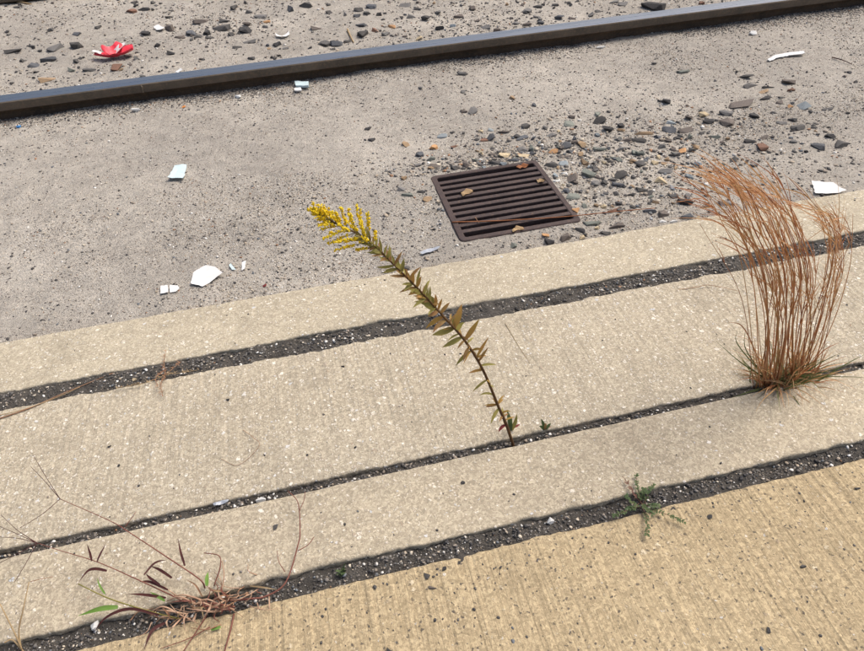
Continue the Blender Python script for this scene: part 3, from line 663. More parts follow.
small_stone(343, 366, 4, 3, 'K', 0, 'black grain on the broad band left of the goldenrod stem')

# ------------------------------------------------------------------ goldenrod
def sub(parent, mb, name, m, smooth=True): return mb.build(name, m, parent, smooth)
gpx = [(514, 441), (507, 425), (498, 408), (482, 372), (466, 340), (444, 316), (418, 290), (390, 260), (366, 240), (338, 222), (310, 207)]
GY = (G2B+G2T)/2
gp = [at_y(px, py, GY+.10*(i/10)**1.3) for i, (px, py) in enumerate(gpx)]; gp[0].z = -.012
gp = [gp[0]]+[q+Vector((U(-.003, .003), U(-.004, .004), U(-.002, .002))) for q in gp[1:]]; gs = spline(gp, 8); NG = len(gs)
gold = thing('goldenrod', gp[0], 'leaning goldenrod with yellow flower plume rooted in the narrow joint', 'flower')
sub(gold, MB().tube(gs, .0028, .0008, 7), 'stem', M['gr_stem'])
leafprof = lambda t: max(.08, math.sin(math.pi*min(1, .10+.92*t))**.8*(1.0 if t < .5 else 1.05-.1*t))
def gleaf(base, d, L, wd, m, droop, parent=gold, name='leaf'):
    pts = []; v = d.normalized()*1.0; p = base.copy(); n = 7
    wx, wy = U(-.11, .11), U(-.11, .11)
    for i in range(n):
        pts.append(p.copy()); v = (v+Vector((0, 0, -droop/n))+Vector((wx, wy, 0))).normalized(); p = p+v*(L/(n-1))
    nr = Vector((U(-.5, .5), U(-.9, -.2), U(.4, 1))).normalized()
    return sub(parent, MB().ribbon(pts, wd, leafprof, nr, U(.15, .45)), name, m)
def gframe(t):
    i = min(NG-2, int(t*(NG-1))); d = (gs[i+1]-gs[max(0, i-1)]).normalized(); a = Vector((0, 1, 0)); u = d.cross(a).normalized(); return gs[i], d, u, u.cross(d).normalized()
# lower leaves, sparse and turning
low = [(.10, 2.9, .020, .0075, 'leaf_c', 1.2, 60), (.20, 2.6, .034, .0075, 'leaf_g', .9, 85), (.22, 3.3, .030, .0045, 'leaf_r', .9, 80), (.28, 2.8, .036, .005, 'leaf_g', 1.3, 80), (.33, .2, .036, .006, 'leaf_r', -.3, 45), (.345, -.3, .040, .005, 'leaf_y', -.2, 55), (.37, 2.9, .036, .007, 'leaf_g', 1.2, 75), (.385, 2.4, .026, .006, 'leaf_r', .8, 80),
       (.41, .1, .040, .0095, 'leaf_y', .1, 62), (.42, 2.8, .034, .0085, 'leaf_g', .5, 75), (.44, .5, .032, .009, 'leaf_g', 0, 40), (.455, -.2, .036, .010, 'leaf_y', 0, 55), (.46, 3.1, .038, .010, 'leaf_g', .5, 72), (.48, .3, .038, .0085, 'leaf_r', -.1, 48), (.49, 2.7, .032, .008, 'leaf_r', .4, 62), (.51, 3.2, .034, .0095, 'leaf_y', .35, 70), (.52, .2, .030, .007, 'leaf_r', -.1, 50)]
low += [(U(.13, .5), U(0, 6.28), U(.016, .030), U(.003, .006), random.choice(['leaf_r', 'leaf_g', 'leaf_y']), U(.2, 1.6), U(40, 80)) for _ in range(30)]
for t, az, L, wd, m, dr, ang in low:
    p, d, u, v = gframe(t); az += math.pi; rd = u*math.cos(az)+v*math.sin(az); ca = R(ang); gleaf(p, d*math.cos(ca)+rd*math.sin(ca), L*U(.85, 1.05), wd*U(.7, 1.0), M[m], dr)
nl = 0
t = .53
while t < .83:
    p, d, u, v = gframe(t); az = nl*2.4+U(-.7, .7); rd = u*math.cos(az)+v*math.sin(az)*.8; ca = R(U(38, 74)); f = (t-.53)/.3
    gleaf(p, d*math.cos(ca)+rd*math.sin(ca), (.027-.012*f)*U(.65, 1.2), (.0060-.0028*f)*U(.8, 1.15), M[random.choice(['leaf_g', 'leaf_g', 'leaf_r', 'leaf_g', 'leaf_y'] if f < .4 else ['leaf_g', 'leaf_g', 'leaf_g', 'leaf_r'])], U(-.5, .9)); nl += 1; t += .0031
fl_v, fl_f = ico()
def florets(mb, p, rad):
    b = len(mb.v); k = U(.8, 1.25)
    for q in fl_v: mb.v.append(p+Vector(q)*(rad*k*U(.75, 1.35)))
    mb.f += [tuple(b+int(i) for i in f) for f in fl_f]
NB = 40
for i in range(NB):
    f = i/(NB-1); t = .765+.23*f; p, d, u, v = gframe(t); az = i*2.4+U(-.3, .3); rd = u*math.cos(az)+v*math.sin(az)*.85; ca = R(52-18*f); L = (.046 if .1 < f < .55 else .036)*(1-.66*f**1.5)*U(.8, 1.1)*(1 if i > 3 else .7)
    dd = d*math.cos(ca)+rd*math.sin(ca); pts = []; q = p.copy()
    for s_ in range(9):
        pts.append(q.copy()); dd = (dd+Vector((.02, 0, .10 if rd.z > 0 else -.02))*.7).normalized(); q = q+dd*(L/8)
    br = sub(gold, MB().tube(pts, .0007, .0004, 4), 'flower_branch', M['leaf_g'])
    mb = MB()
    start = .42 if f < .15 else .22
    for s_ in range(int(L*1250)):
        u_ = start+(1-start)*random.random(); j = min(7, int(u_*8)); c = pts[j].lerp(pts[j+1], u_*8-j)+Vector((U(-1, 1), U(-1, 1), U(-.4, 1.1)))*.0019
        florets(mb, c, .0009 if s_ % 3 else .0014)
    sub(br, mb, 'florets', M['yellow'], False)
    if i % 2 == 0: gleaf(p, d*.7+rd*.6, .014*(1-.5*f), .003, M['leaf_g'], 0)
mb = MB()
for _ in range(46):
    p, d, u, v = gframe(U(.955, 1)); florets(mb, p+(u*U(-1, 1)+v*U(-1, 1))*.0035, .0020)
sub(gold, mb, 'flower_tip', M['yellow'], False)
# basal shoot
bp = at_z(511, 432, -.004)
for (tx, ty, m, wd) in ((507, 410, 'sp_leaf', .008), (517, 414, 'leaf_g', .007), (512, 418, 'sp_leaf', .007), (520, 424, 'leaf_c', .006), (503, 421, 'leaf_r', .004), (509, 426, 'sp_leaf', .006)):
    e = at_y(tx, ty, bp.y+U(-.01, .01)); sub(gold, MB().ribbon(spline([bp, bp.lerp(e, .5)+Vector((U(-.002, .002), 0, .002)), e], 4), wd, leafprof, Vector((0, -.8, .6))), 'leaf', M[m])
# seedling beside it
sp = at_z(545, 431, -.006); sl = thing('seedling', sp, 'tiny reddish green seedling in the narrow joint right of the goldenrod', 'weed')
for (tx, ty, m) in ((541, 419, 'sp_leaf'), (545, 423, 'leaf_r'), (551, 423, 'sp_leaf'), (539, 426, 'sp_leaf'), (546, 428, 'leaf_c'), (553, 428, 'leaf_c'), (556, 432, 'leaf_r'), (563, 434, 'leaf_r'), (536, 431, 'cr_dark')):
    e = at_y(tx, ty, sp.y+U(-.008, .008)); sub(sl, MB().ribbon(spline([sp, sp.lerp(e, .55)+Vector((0, 0, .003)), e], 4), .0055, leafprof, Vector((0, -.7, .7))), 'leaf', M[m])

# ------------------------------------------------------------------ copper grass (bluestem)
bc = at_z(784, 384, -.004); bs = thing('copper_grass', bc, 'tall tuft of dry copper coloured grass growing from the narrow joint', 'grass')
def culm(px, dy, r=.0012, mats=('bs_a', 'bs_a', 'bs_b', 'bs_c'), fol=9, top=True):
    Y0 = GY; n = len(px); pts = [at_y(x, y, Y0+dy*(i/(n-1))**1.1+U(-.004, .004)) for i, (x, y) in enumerate(px)]
    pts[0].z = max(-.01, min(pts[0].z, .004)); s = spline(pts, 8); N = len(s); m = random.choice(mats)
    c = sub(bs, MB().tube(s, r, r*.35, 5), 'culm', M[m]); mb = MB()
    for j in range(fol):
        t = U(.25, .93); i = min(N-3, int(t*(N-1))); d = (s[i+1]-s[i]).normalized()
        up_ = t > .6
        a = Vector((U(-1, 1), U(-.8, .8), U(-.2, .6))); a -= d*a.dot(d); a.normalize(); L = U(.03, .085); an = R(U(8, 24))
        v = d*math.cos(an)+a*math.sin(an); q = s[i].copy(); pl = []
        for k_ in range(7):
            pl.append(q.copy()); v = (v+Vector((-.05+U(-.05, .05) if up_ else U(-.06, .06), U(-.04, .04), -.03))).normalized(); q = q+v*(L/6)
        mb.ribbon(pl, U(.0011, .0020), lambda t: max(.15, 1-t**1.5), Vector((0, -.8, .6)), .3)
        if up_ and random.random() < .22:      # feathery seed bits
            for k_ in range(1, 6):
                e = pl[k_]+Vector((U(-.006, .006), U(-.004, .004), U(0, .007))); mb.ribbon([pl[k_], pl[k_].lerp(e, .5), e], .0009, None, Vector((0, -1, .3)))
    sub(c, mb, 'culm_blades', M[random.choice(mats)], False)
# left, main bundle: rise, then sweep to the left at the top
for i in range(33):
    f = i/32; bx = 758+44*f+U(-6, 6); by = 383+U(-7, 6)
    mx = 762+46*f+U(-5, 5); hgt = U(0, 1)
    topx = 682+76*f+U(-12, 20); topy = 160+U(-8, 60)*hgt+12*f
    elb = 752+50*f+U(-8, 8)
    culm([(bx, by), (mx, 330), (elb+8, 275+U(-6, 6)), (elb-4-10*(1-f), 225+U(-8, 8)+.15*(topy-166)), ((elb+topx)/2-2, 190+U(-8, 8)+.5*(topy-166)), (topx, topy)], U(-.05, .09), U(.0007, .0013), fol=11)
# right bundle: leans out right, tops turning left
for i in range(12):
    f = i/11; bx = 796+16*f+U(-5, 5); by = 380+U(-6, 5); mx = 812+16*f; 
    topx = 778+58*f+U(-12, 14); topy = 176+38*f+U(-10, 26)
    culm([(bx, by), (mx+U(-4, 4), 325), (826+14*f+U(-5, 5), 275), (828+18*f+U(-5, 5), 240), (815+26*f+U(-4, 4), 212+6*f), (topx, topy)], U(-.04, .08), U(.0006, .0010), fol=9)
culm([(806, 380), (834, 320), (849, 270), (852, 240), (853, 214)], .0, .0008, fol=2)
for (a, b, c_) in (((760, 372), (742, 300), (700, 224)), ((764, 370), (738, 250), (693, 212)), ((772, 368), (745, 236), (706, 192)), ((800, 300), (776, 250), (730, 205)), ((768, 372), (752, 345), (735, 335))):
    culm([a, b, c_], U(-.05, .03), .0007, fol=2)
# basal tuft
for i in range(230):
    g_ = i < 70; a = U(0, 2*math.pi); b = bc+Vector((random.gauss(0, .026), U(-.016, .016), 0)); L = U(.05, .12); out = Vector((math.cos(a), math.sin(a)*.8, 0)); q = b.copy(); el_ = R(U(20, 85)); v = out*math.cos(el_)+Vector((0, 0, math.sin(el_))); pl = []
    for k_ in range(8):
        pl.append(Vector((q.x, q.y, max(q.z, .003)))); v = (v+Vector((U(-.12, .12), U(-.12, .12), -U(.02, .22)))).normalized(); q = q+v*(L/7)
    sub(bs, MB().ribbon(pl, U(.0020, .0036), lambda t: max(.12, 1-t**1.6), Vector((0, -.6, .8)), .35), 'blade', M['bl_g' if g_ else random.choice(['bl_t', 'bl_t', 'bs_a', 'bs_c', 'bs_b'])])
for (e, m_, mid) in (((716, 341), 'bl_g', (740, 362)), ((738, 352), 'bl_g', (748, 366)), ((737, 331), 'bl_g', (738, 345)), ((745, 329), 'bl_g', (746, 350)), ((822, 358), 'bl_g', (810, 366)), ((829, 352), 'bl_t', (812, 362)), ((840, 342), 'bs_c', (822, 352)), ((735, 366), 'bl_t', (750, 372)), ((733, 375), 'bl_t', (750, 376)), ((728, 322), 'bs_c', (745, 330))):
    e3 = at_y(*e, GY+.015); md = at_y(*mid, GY+.008); b0 = at_z(766 if e[0] < 780 else 800, 379, 0)
    sub(bs, MB().ribbon(spline([b0, md, e3], 6), .0026, lambda t: max(.12, 1-t**2), Vector((0, -.8, .6)), .3), 'blade', M[m_])

# ------------------------------------------------------------------ crabgrass at the lower left
cb = at_z(208, 604, -.004); cr = thing('crabgrass', cb, 'sprawling red and tan crabgrass clump in the joint at lower left', 'weed')
def gz(px, py, z=.006): return at_z(px, py, z)
def runner(pl, zs, r0, r1, m, name='runner', parent=cr):
    n = len(pl); zs = zs if hasattr(zs, '__len__') else [zs]*n
    return sub(parent, MB().tube(spline([at_z(x, y, z) for (x, y), z in zip(pl, zs)], 7), r0, r1, 5), name, M[m])
def cleaf(pl, zs, wd, m, parent=cr):
    zs = zs if hasattr(zs, '__len__') else [zs]*len(pl)
    return sub(parent, MB().ribbon(spline([at_z(x, y, z) for (x, y), z in zip(pl, zs)], 6), wd, lambda t: max(.1, math.sin(math.pi*min(1, .22+.78*t))), Vector((0, -.5, .85)), .3), 'blade', M[m])
runner([(205, 588), (199, 579), (168, 558), (130, 533), (110, 521), (60, 499)], [.010, .025, .045, .055, .06, .06], .0012, .0005, 'cr_red')
for e in ((31, 467), (33, 455), (20, 528)): runner([(60, 499), ((60+e[0])/2+U(-2, 2), (499+e[1])/2+U(-2, 2)), e], [.06, .062, .055], .00055, .00035, 'cr_dark', 'seed_spike')
runner([(125, 527), (131, 519), (136, 512)], [.055, .06, .06], .0006, .0004, 'cr_red', 'seed_spike')
runner([(185, 602), (162, 591), (136, 579), (97, 562), (58, 550), (37, 543)], [.008, .02, .035, .04, .045, .045], .0011, .0004, 'cr_red')
for e in ((1, 515), (-6, 524), (0, 537), (14, 583), (-4, 565)): runner([(37, 543), ((37+e[0])/2+U(-2, 2), (543+e[1])/2+U(-2, 2)), e], [.045, .047, .04], .00055, .00035, 'cr_dark', 'seed_spike')
runner([(180, 619), (155, 613), (110, 599), (78, 584)], [.005, .012, .024, .034], .0013, .0008, 'leaf_g')
runner([(228, 601), (250, 599), (267, 596), (286, 582), (298, 545), (300, 531), (298, 503), (288, 491)], [.006, .008, .008, .014, .018, .022, .026, .028], .0016, .0006, 'cr_red')
runner([(298, 551), (308, 545), (314, 537)], [.018, .02, .02], .0008, .0005, 'cr_red'); runner([(285, 572), (279, 562), (277, 551)], [.012, .014, .014], .0007, .0004, 'cr_red'); runner([(299, 512), (304, 500), (305, 492)], [.026, .026, .026], .0006, .0004, 'cr_red')
runner([(207, 615), (196, 632), (183, 652)], [.004, .006, .006], .0011, .0007, 'cr_red'); runner([(234, 614), (230, 632), (224, 653)], [.004, .006, .006], .0014, .0010, 'cr_red'); runner([(210, 627), (188, 639), (160, 649)], [.006, .007, .006], .0009, .0005, 'cr_red')
runner([(214, 586), (220, 568), (219, 556), (204, 553)], [.012, .024, .03, .03], .0010, .0007, 'cr_red'); runner([(222, 590), (224, 575), (222, 561)], [.012, .022, .028], .0010, .0007, 'cr_tan')
cleaf([(185, 566), (181, 553), (178, 539)], [.035, .04, .042], .0035, 'cr_dark'); cleaf([(144, 575), (155, 563), (167, 560)], [.04, .04, .04], .003, 'cr_dark'); cleaf([(92, 561), (90, 553), (87, 544)], .042, .0035, 'cr_dark'); cleaf([(97, 562), (101, 553), (106, 544)], .042, .0028, 'cr_dark')
cleaf([(107, 571), (97, 569), (88, 571), (78, 583)], [.036, .04, .04, .036], .0042, 'cr_dark'); cleaf([(105, 594), (100, 586), (97, 578)], .03, .003, 'cr_green'); cleaf([(118, 607), (100, 609), (78, 616)], [.022, .024, .02], .0068, 'cr_green'); cleaf([(207, 586), (207, 578), (208, 572)], [.02, .024, .026], .0055, 'cr_green')
cleaf([(159, 615), (130, 609), (107, 617), (94, 632)], [.014, .02, .018, .008], .0042, 'cr_dark'); cleaf([(165, 623), (152, 631), (144, 650)], [.006, .008, .006], .0048, 'cr_dark'); cleaf([(168, 590), (150, 582), (138, 582)], .03, .0036, 'cr_dark'); cleaf([(166, 598), (146, 595), (128, 594)], .024, .004, 'cr_dark'); cleaf([(160, 585), (150, 578), (146, 574)], .034, .0036, 'cr_dark'); cleaf([(165, 601), (157, 596), (150, 592)], .024, .004, 'cr_green'); cleaf([(172, 578), (160, 570), (150, 566)], .03, .004, 'cr_dark')
cleaf([(211, 630), (220, 627), (212, 628)], .006, .004, 'cr_green')
for i in range(46):                                   # rooty tangle
    x, y = random.gauss(206, 27), 0; y = 605-.22*(x-206)+random.gauss(0, 8); a = U(0, 6.28); L = U(8, 34); bend = U(-5, 5); z0 = U(.001, .012)
    e = (x+L*math.cos(a), y+L*math.sin(a)*.6); mm = ((x+e[0])/2-bend*math.sin(a), (y+e[1])/2+bend*math.cos(a))
    runner([(x, y), mm, e], [z0, z0+U(.002, .016), max(.007, z0*.6)], U(.0005, .0011), U(.0003, .0006), random.choice(['cr_tan', 'cr_tan', 'cr_tan', 'cr_tan', 'cr_red', 'straw_r']), 'rootlet')
for i in range(30):
    x = random.gauss(203, 28); y = 603-.22*(x-206)+random.gauss(0, 7); a = U(0, 6.28); L = U(8, 30); z0 = U(.004, .016)
    cleaf([(x, y), (x+L*.5*math.cos(a)+U(-3, 3), y+L*.35*math.sin(a)+U(-3, 3)), (x+L*math.cos(a), y+L*.7*math.sin(a))], [z0, z0+U(.004, .02), max(.008, z0)], U(.0015, .003), random.choice(['cr_tan', 'cr_tan', 'straw_r', 'cr_red', 'straw']))
for i in range(12):
    x = U(150, 205); y = 602-.1*(x-190)+U(-8, 8); runner([(x+30, y+4), (x+12, y+U(-5, 5)), (x, y)], [.008, U(.012, .02), .01], .0014, .0009, random.choice(['cr_tan', 'cr_red']), 'rootlet')

# dry forked stalk at the left edge
dp = at_z(22, 650, -.002); ds = thing('dry_stalk', dp, 'pale forked dry straw stalk at the left end of the lower joint', 'weed')
for pl, zs in ((((22, 650), (15, 634), (0, 604)), [0, .02, .045]), (((21, 649), (19, 630), (24, 606), (29, 582)), [0, .02, .045, .06]), (((22, 650), (12, 640), (4, 643)), [0, .01, .012]), (((22, 650), (26, 655), (24, 662)), [0, .008, .006])):
    runner(pl, zs, .0013, .0007, 'straw', 'stem', ds)
runner([(30, 582), (42, 579), (53, 577)], [.02, .022, .02], .0006, .0004, 'straw_r', 'stem', ds)

# spurge
sc_ = at_z(641, 505, -.002); sg = thing('spurge', sc_, 'low green spurge spreading out of the joint onto the golden walk', 'weed')
for tip, brown in (((636, 475), 0), ((624, 478), 1), ((653, 485), 0), ((614, 516), 0), ((647, 535), 0), ((684, 522), 0), ((658, 506), 0), ((626, 496), 0), ((629, 509), 0), ((652, 514), 0), ((644, 489), 0)):
    c0 = (641+U(-3, 3), 505+U(-3, 3)); mid = ((c0[0]+tip[0])/2+U(-3, 3), (c0[1]+tip[1])/2+U(-2, 2)); pl = spline([at_z(*c0, .001), at_z(*mid, .012), at_z(*tip, .011)], 8)
    arm = sub(sg, MB().tube(pl, .0007, .0004, 4), 'stem', M['sp_stem']); mb = MB()
    for i in range(3, len(pl)):
        for s_ in (-1, 1, 0):
            if random.random() < (.7 if brown else .3): continue
            d = (pl[i]-pl[i-1]).normalized(); sd_ = d.cross(Vector((0, 0, 1)))*(s_ or U(-.5, .5)); v = (d*.5+sd_*.8+Vector((0, 0, U(0, .6)))).normalized(); L = U(.0035, .006); mb.ribbon([pl[i], pl[i]+v*L*.5, pl[i]+v*L+Vector((0, 0, -.001))], min(.0028, L*.55), lambda t: (.35, 1, .45)[int(t*2)], None, .15)
    if mb.v: sub(arm, mb, 'leaves', M['sp_stem' if brown else 'sp_leaf'], False)
# moss sprig
mp = at_z(343, 574, -.004); ms_ = thing('green_sprig', mp, 'tiny bright green sprig in the lower joint right of the crabgrass', 'weed')
for i in range(14):
    e = mp+Vector((U(-.010, .010), U(-.008, .008), U(.006, .018))); sub(ms_, MB().ribbon([mp+Vector((U(-.006, .006), U(-.006, .006), 0)), mp.lerp(e, .6)+Vector((0, 0, .003)), e], .003, lambda t: (.5, 1, .3)[int(t*2)]), 'leaf', M['sp_leaf'])
mp = at_z(526, 419, -.005)
# dry weed in the upper joint
wp_ = at_z(165, 374, -.004); dw = thing('dry_weed', wp_, 'withered pale brown weed straddling the wide joint at left', 'weed')
def fuzzy(pl, zs, m='straw_r', n=16):
    s = spline([at_z(x, y, z) for (x, y), z in zip(pl, zs)], 7); st_ = sub(dw, MB().tube(s, .0008, .0004, 4), 'stem', M[m]); mb = MB()
    for i in range(n):
        p = random.choice(s); mb.ribbon([p, p+Vector((U(-.004, .004), U(-.004, .004), U(0, .004))), p+Vector((U(-.009, .009), U(-.009, .009), U(-.001, .006)))], .0022)
    sub(st_, mb, 'leaves', M[m], False)
fuzzy([(165, 375), (164, 362), (166, 349)], [.002, .012, .012]); fuzzy([(165, 375), (161, 385), (163, 396)], [.002, .01, .008]); fuzzy([(165, 375), (145, 383), (130, 386), (116, 388)], [.002, .006, .006, .006], 'straw'); fuzzy([(165, 374), (180, 373), (198, 370)], [.002, .005, .006], 'straw'); fuzzy([(164, 376), (176, 366), (180, 362)], [.002, .006, .006]); fuzzy([(165, 370), (156, 378), (158, 388)], [.003, .01, .008])

# loose straws
def straw(pl, zs, r, m, label, name='straw', cat='straw'):
    p0 = at_z(*pl[0], zs[0]); s = spline([at_z(x, y, z) for (x, y), z in zip(pl, zs)], 8)
    o = MB().tube(s, r, r*.6, 5).build(name, M[m], None, True, origin=p0); return tag(o, label, cat, 'loose dry straws')
straw([(-8, 421), (30, 408), (62, 394), (113, 373)], [.002, .002, -.002, -.003], .0013, 'straw_r', 'long russet straw lying across the wide joint at left')
straw([(-4, 416), (25, 409), (58, 397), (80, 387)], [.002, .003, .0, -.002], .0008, 'straw', 'thin pale straw beside the long russet one at left')
straw([(243, 430), (254, 438), (259, 446), (239, 465), (221, 459)], [.002, .006, .003, .0015, .0015], .0005, 'straw_r', 'hair thin curled straw on the broad band above white pebble')
straw([(505, 323), (518, 345), (530, 363)], [.001]*3, .0005, 'straw', 'hair thin straight straw on the broad band right of goldenrod')
straw([(676, 290), (697, 287), (708, 285), (725, 288), (738, 291)], [-.001, .004, .006, .006, .003], .0008, 'straw_r', 'short copper straw over the wide joint left of the copper grass')
straw([(452, 222), (490, 221), (530, 219), (572, 216), (610, 212), (655, 208)], [GZ+.002, GZ+.003, GZ+.003, GZ+.004, -.012, -.010], .0016, 'bs_c', 'long russet stem lying across the drain grate')
straw([(475, 217), (479, 223)], [GZ+.002, GZ+.002], .0010, 'straw_r', 'tiny broken twig stub under the russet stem on the grate')
def hz(px, py, dz=.004): q = surf_z(px, py); return q.z+dz
straw([(347.5, 29), (350, 35), (353.5, 42)], [hz(347, 29), hz(350, 35), hz(353, 42)], .0045, 'straw', 'pale stick lying beyond the rail among slate stones', 'stick', 'stick')
straw([(17, 1.5), (24, 2.5), (31, 4)], [hz(17, 1), hz(24, 2), hz(31, 4)], .006, 'straw', 'pale stick at the foot of the far rail in the corner', 'stick', 'stick')
straw([(832, 57), (843, 60), (852, 64)], [hz(832, 57), hz(843, 60), hz(852, 64)], .002, 'cr_dark', 'thin dark twig on the sand right of the white strip', 'twig', 'twig')
straw([(686, 178), (696, 188), (707, 196)], [hz(686, 178, .006), hz(696, 188, .008), hz(707, 196, .003)], .0011, 'stG' if False else 'cr_dark', 'thin grey twig left of the copper grass tips', 'twig', 'twig')

# ------------------------------------------------------------------ litter
def sheet(name, corners, m, label, cat, zlift=.002, curl=.008, res=7, parent=None, thick=.0006):
    """curled scrap: polygon given in picture corners, lying on the sand"""
    P = [surf_z(x, y) for x, y in corners]; zb = sum(p.z for p in P)/len(P); P = [at_z(x, y, zb+.004) for x, y in corners]
    c = sum(P, Vector())/len(P); bm = bmesh.new(); bm.faces.new([bm.verts.new(p-c) for p in P])
    bmesh.ops.triangulate(bm, faces=bm.faces[:]); bmesh.ops.subdivide_edges(bm, edges=bm.edges[:], cuts=6, use_grid_fill=True)
    mx = max((v.co.length for v in bm.verts)); sd_ = U(0, 90)
    for v in bm.verts:
        if v.is_boundary: v.co += Vector((U(-.04, .04), U(-.04, .04), 0))*mx*.6
    for v in bm.verts:
        f = v.co.length/mx; v.co.z = zlift+curl*(f**2)*(.5+.5*math.sin(v.co.x/mx*2.3+v.co.y/mx*1.7+sd_))+.16*mx*abs(float(fbm(v.co.x/mx*1.6+sd_, v.co.y/mx*1.6, 2, 7)))
    ex = bmesh.ops.extrude_face_region(bm, geom=bm.faces[:])
    for v in ex['geom']:
        if isinstance(v, bmesh.types.BMVert): v.co.z += thick
    bmesh.ops.recalc_face_normals(bm, faces=bm.faces[:])
    me = bpy.data.meshes.new(name); bm.to_mesh(me); bm.free(); me.materials.append(m); o = bpy.data.objects.new(name, me); C.objects.link(o); o.location = c-Vector((0, 0, .0015)); 
    return tag(o, label, cat)
sheet('paper_scrap', [(175.5, 165.5), (187, 165), (184, 180.5), (168, 179)], M['bluewhite'], 'pale bluish square of paper on the sand left of the goldenrod', 'paper')
sheet('paper_scrap', [(194, 272), (206, 266), (216, 268), (223, 274), (203, 287.5), (191, 285)], M['white'], 'largest torn white paper piece on the sand near the kerb', 'paper', curl=.006)
sheet('paper_scrap', [(161, 287), (168, 285.5), (169, 293.5), (160.5, 294)], M['white'], 'left one of two small white paper squares side by side', 'paper', curl=.003)
sheet('paper_scrap', [(170, 286), (178, 286), (180, 289), (176, 292), (170, 293)], M['white'], 'right one of two small white paper squares side by side', 'paper', curl=.003)
sheet('paper_scrap', [(242, 263), (246, 261), (245, 269), (242, 271)], M['white'], 'tiny white paper shred right of the torn white paper', 'paper', curl=.002)
sheet('paper_scrap', [(229, 265), (231, 264), (236, 270), (232, 270)], M['bluewhite'], 'tiny pale shred touching the torn white paper', 'paper', curl=.002)
sheet('plastic_strip', [(767, 60), (775, 55.5), (790, 53.2), (803.5, 52.5), (804, 54.5), (790, 55.8), (778, 58), (770, 61.5)], M['white'], 'curved white plastic strip on the sand at upper right', 'plastic', curl=.004, thick=.002)
sheet('paper_scrap', [(811, 182.5), (833, 183), (838, 187), (846, 191.5), (838, 194), (815, 194)], M['white'], 'white paper against the kerb behind the copper grass', 'paper', curl=.006)
sheet('paper_scrap', [(295, 83.5), (309, 84), (309, 88), (296, 87.5)], M['bluewhite'], 'small bluish white packet beside the rail', 'paper', curl=.004, thick=.008)
sheet('paper_scrap', [(294.5, 89), (301, 88.5), (302, 91.5), (295, 92)], M['white'], 'cream crumb of paper just below the bluish packet by the rail', 'paper', curl=.002, thick=.004)
sheet('paper_scrap', [(154, 28), (159, 26.5), (165, 28), (163, 31), (157, 30.5)], M['white'], 'crumpled white scrap beyond the rail right of the red scrap', 'paper', curl=.012)
sheet('paper_scrap', [(275, 34.5), (282, 36), (289, 32.5), (290, 34.5), (283, 38.5), (277, 37)], M['white'], 'ragged white shred beyond the rail above the goldenrod', 'paper', curl=.010)
sheet('paper_scrap', [(175, 72), (181, 69.5), (183, 70.5), (178, 73)], M['white'], 'small white shred against the far side of the rail', 'paper', curl=.008)
sheet('foil_sliver', [(420, 252.5), (427, 249.5), (440, 247), (439, 249.5), (430, 252.5), (422, 254.5)], M['foil'], 'shiny silver foil sliver on the sand between goldenrod and grate', 'foil', curl=.003)
def onz(name, pl, z, m, label, cat, curl=.006):
    P = [at_z(x, y, z) for x, y in pl]; c = sum(P, Vector())/len(P); bm = bmesh.new(); bm.faces.new([bm.verts.new(p-c) for p in P]); bmesh.ops.triangulate(bm, faces=bm.faces[:]); bmesh.ops.subdivide_edges(bm, edges=bm.edges[:], cuts=2, use_grid_fill=True)
    mx = max(v.co.length for v in bm.verts)
    for v in bm.verts: v.co.z = curl*abs(math.sin(v.co.x/mx*3+v.co.y/mx*2))*(v.co.length/mx)+U(0, .0008)
    ex = bmesh.ops.extrude_face_region(bm, geom=bm.faces[:])
    for v in ex['geom']:
        if isinstance(v, bmesh.types.BMVert): v.co.z += .0005
    bmesh.ops.recalc_face_normals(bm, faces=bm.faces[:]); me = bpy.data.meshes.new(name); bm.to_mesh(me); bm.free(); me.materials.append(M[m]); o = bpy.data.objects.new(name, me); C.objects.link(o); o.location = c; return tag(o, label, cat)
onz('foil_sliver', [(213, 504), (222, 501), (229, 500), (228, 502.5), (220, 505.5), (214, 506)], -.001, 'foil', 'bluish foil sliver in the narrow joint left of the white pebble', 'foil', .002)
onz('dead_leaf', [(461, 194), (466, 190), (472, 190), (473, 193), (467, 194.5), (463, 197)], GZ, 'deadleaf', 'curled pale dead leaf on the left half of the grate', 'leaf')
onz('dead_leaf', [(512, 231), (516, 227), (523, 227.5), (524, 231), (518, 230), (513, 233)], GZ, 'deadleaf', 'curled pale dead leaf near the front edge of the grate', 'leaf')
onz('dead_leaf', [(516, 168), (523, 165), (529, 166), (527, 168), (520, 169.5)], GZ, 'bs_c', 'brown dead leaf on the grate\'s far edge', 'leaf', .01)
onz('dead_leaf', [(536, 181), (541, 179.5), (545, 181), (543, 183), (538, 183)], GZ, 'deadleaf', 'small dead leaf on the right rim of the grate', 'leaf')
def bit(px, py, wp, hp, c, label, cat, name):
    q = surf_z(px, py+hp*.3); s = (q-Vector((0, 0, CAM_H))).length/FOC; o = bpy.data.objects.new(name, random.choice(ROCKS)); C.objects.link(o); o.scale = (wp*s, hp*s*1.1, hp*s*.7); o.location = q+Vector((0, 0, hp*s*.2)); o.rotation_euler.z = U(-.2, .2)
    o.material_slots[0].link = 'OBJECT'; o.material_slots[0].material = c; return tag(o, label, cat)
bit(753, 32.5, 7, 5, M['stW'], 'white pebble on the sand between the white strip and the rail', 'pebble', 'pebble')
bit(601, 46.3, 10, 4, M['stW'], 'white oblong chip right below the rail above the grate', 'pebble', 'pebble')
bit(137, 108.5, 9, 6, M['stW'], 'white chip just below the rail under the red scrap', 'pebble', 'pebble')
bit(238, 96, 7, 5, M['stW'], 'whitish chip just below the rail left of the bluish packet', 'pebble', 'pebble')
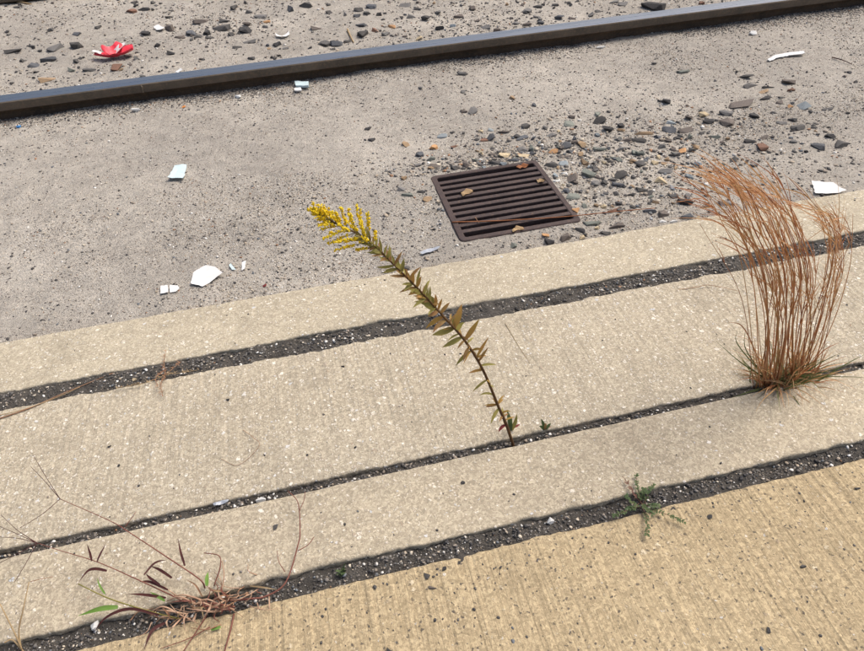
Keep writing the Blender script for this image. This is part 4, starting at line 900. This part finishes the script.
bit(184, 106.5, 4, 3, M['orangebit'], 'tiny orange bit below the rail between two white chips', 'litter', 'orange_bit')
bit(19, 126, 3.5, 4, M['bluebit'], 'tiny blue plastic bit below the rail at the left edge', 'litter', 'blue_bit')
bit(265, 285, 5, 4, M['leaf_c'], 'tiny crimson bit on the sand right of the torn paper', 'litter', 'red_bit')
bit(704, 2, 12, 5, M['stR'], 'reddish brown stone behind the rail at the upper right edge', 'stone', 'stone')

# crushed red and white paper cup beyond the rail
cz = surf_z(117, 58); s = (cz-Vector((0, 0, CAM_H))).length/FOC
cup = thing('paper_cup', cz, 'crushed red and white paper cup scrap beyond the rail', 'litter')
def petal(name, m, tip, base, wd, lift, bow, thick=.0012):
    """curved flap from base to tip (offsets in photo pixels from the cup foot, metres of lift)"""
    b = Vector((base[0]*s, base[1]*s, .004))+cz; e = Vector((tip[0]*s, tip[1]*s, lift))+cz; mb = MB(); N = 9; rows = []
    d = (e-b); u = Vector((0, 0, 1)).cross(Vector((d.x, d.y, 0))).normalized() if abs(d.x)+abs(d.y) > 1e-4 else Vector((0, 1, 0))
    for lay in (0, 1):
        for i in range(N):
            t = i/(N-1); c = b.lerp(e, t)+Vector((0, 0, -bow*math.sin(math.pi*t))); c.z = max(c.z, cz.z+.002)
            h = wd*.5*(.35+.65*math.sin(math.pi*(.12+.80*t))**.7)*(1+.5*float(fbm(t*4+wd*900, lift*50, 2, 5)))
            for j in range(5):
                q = (j-2)/2; mb.v.append(c+u*(h*q)+Vector((0, 0, abs(q)**2*h*.6+lay*thick+.012*float(fbm(t*5+wd*700, q*2+lift*90, 2, 6))+.006)))
    n5 = 5
    for lay in (0, 1):
        o0 = lay*N*n5
        for i in range(N-1):
            for j in range(4):
                a = o0+i*n5+j; f = (a, a+1, a+n5+1, a+n5); mb.f.append(f if lay else f[::-1])
    T = N*n5
    for i in range(N-1):
        for j in (0, 4):
            a = i*n5+j; f = (a, a+n5, a+n5+T, a+T); mb.f.append(f if j == 4 else f[::-1])
    return mb.build(name, m, cup, True)
petal('red_wall', M['red'], (15, 1), (-9, -1), .075, .016, .010)
petal('red_flap', M['red'], (-3, 4), (1, -4), .085, .034, .0)
petal('red_flap', M['red'], (-17, 1), (2, 0), .040, .014, .006)
petal('white_flap', M['white'], (10, 3), (-1, -3), .036, .036, -.004)
petal('white_rim', M['white'], (-18, 3), (-9, 2), .022, .026, .0)
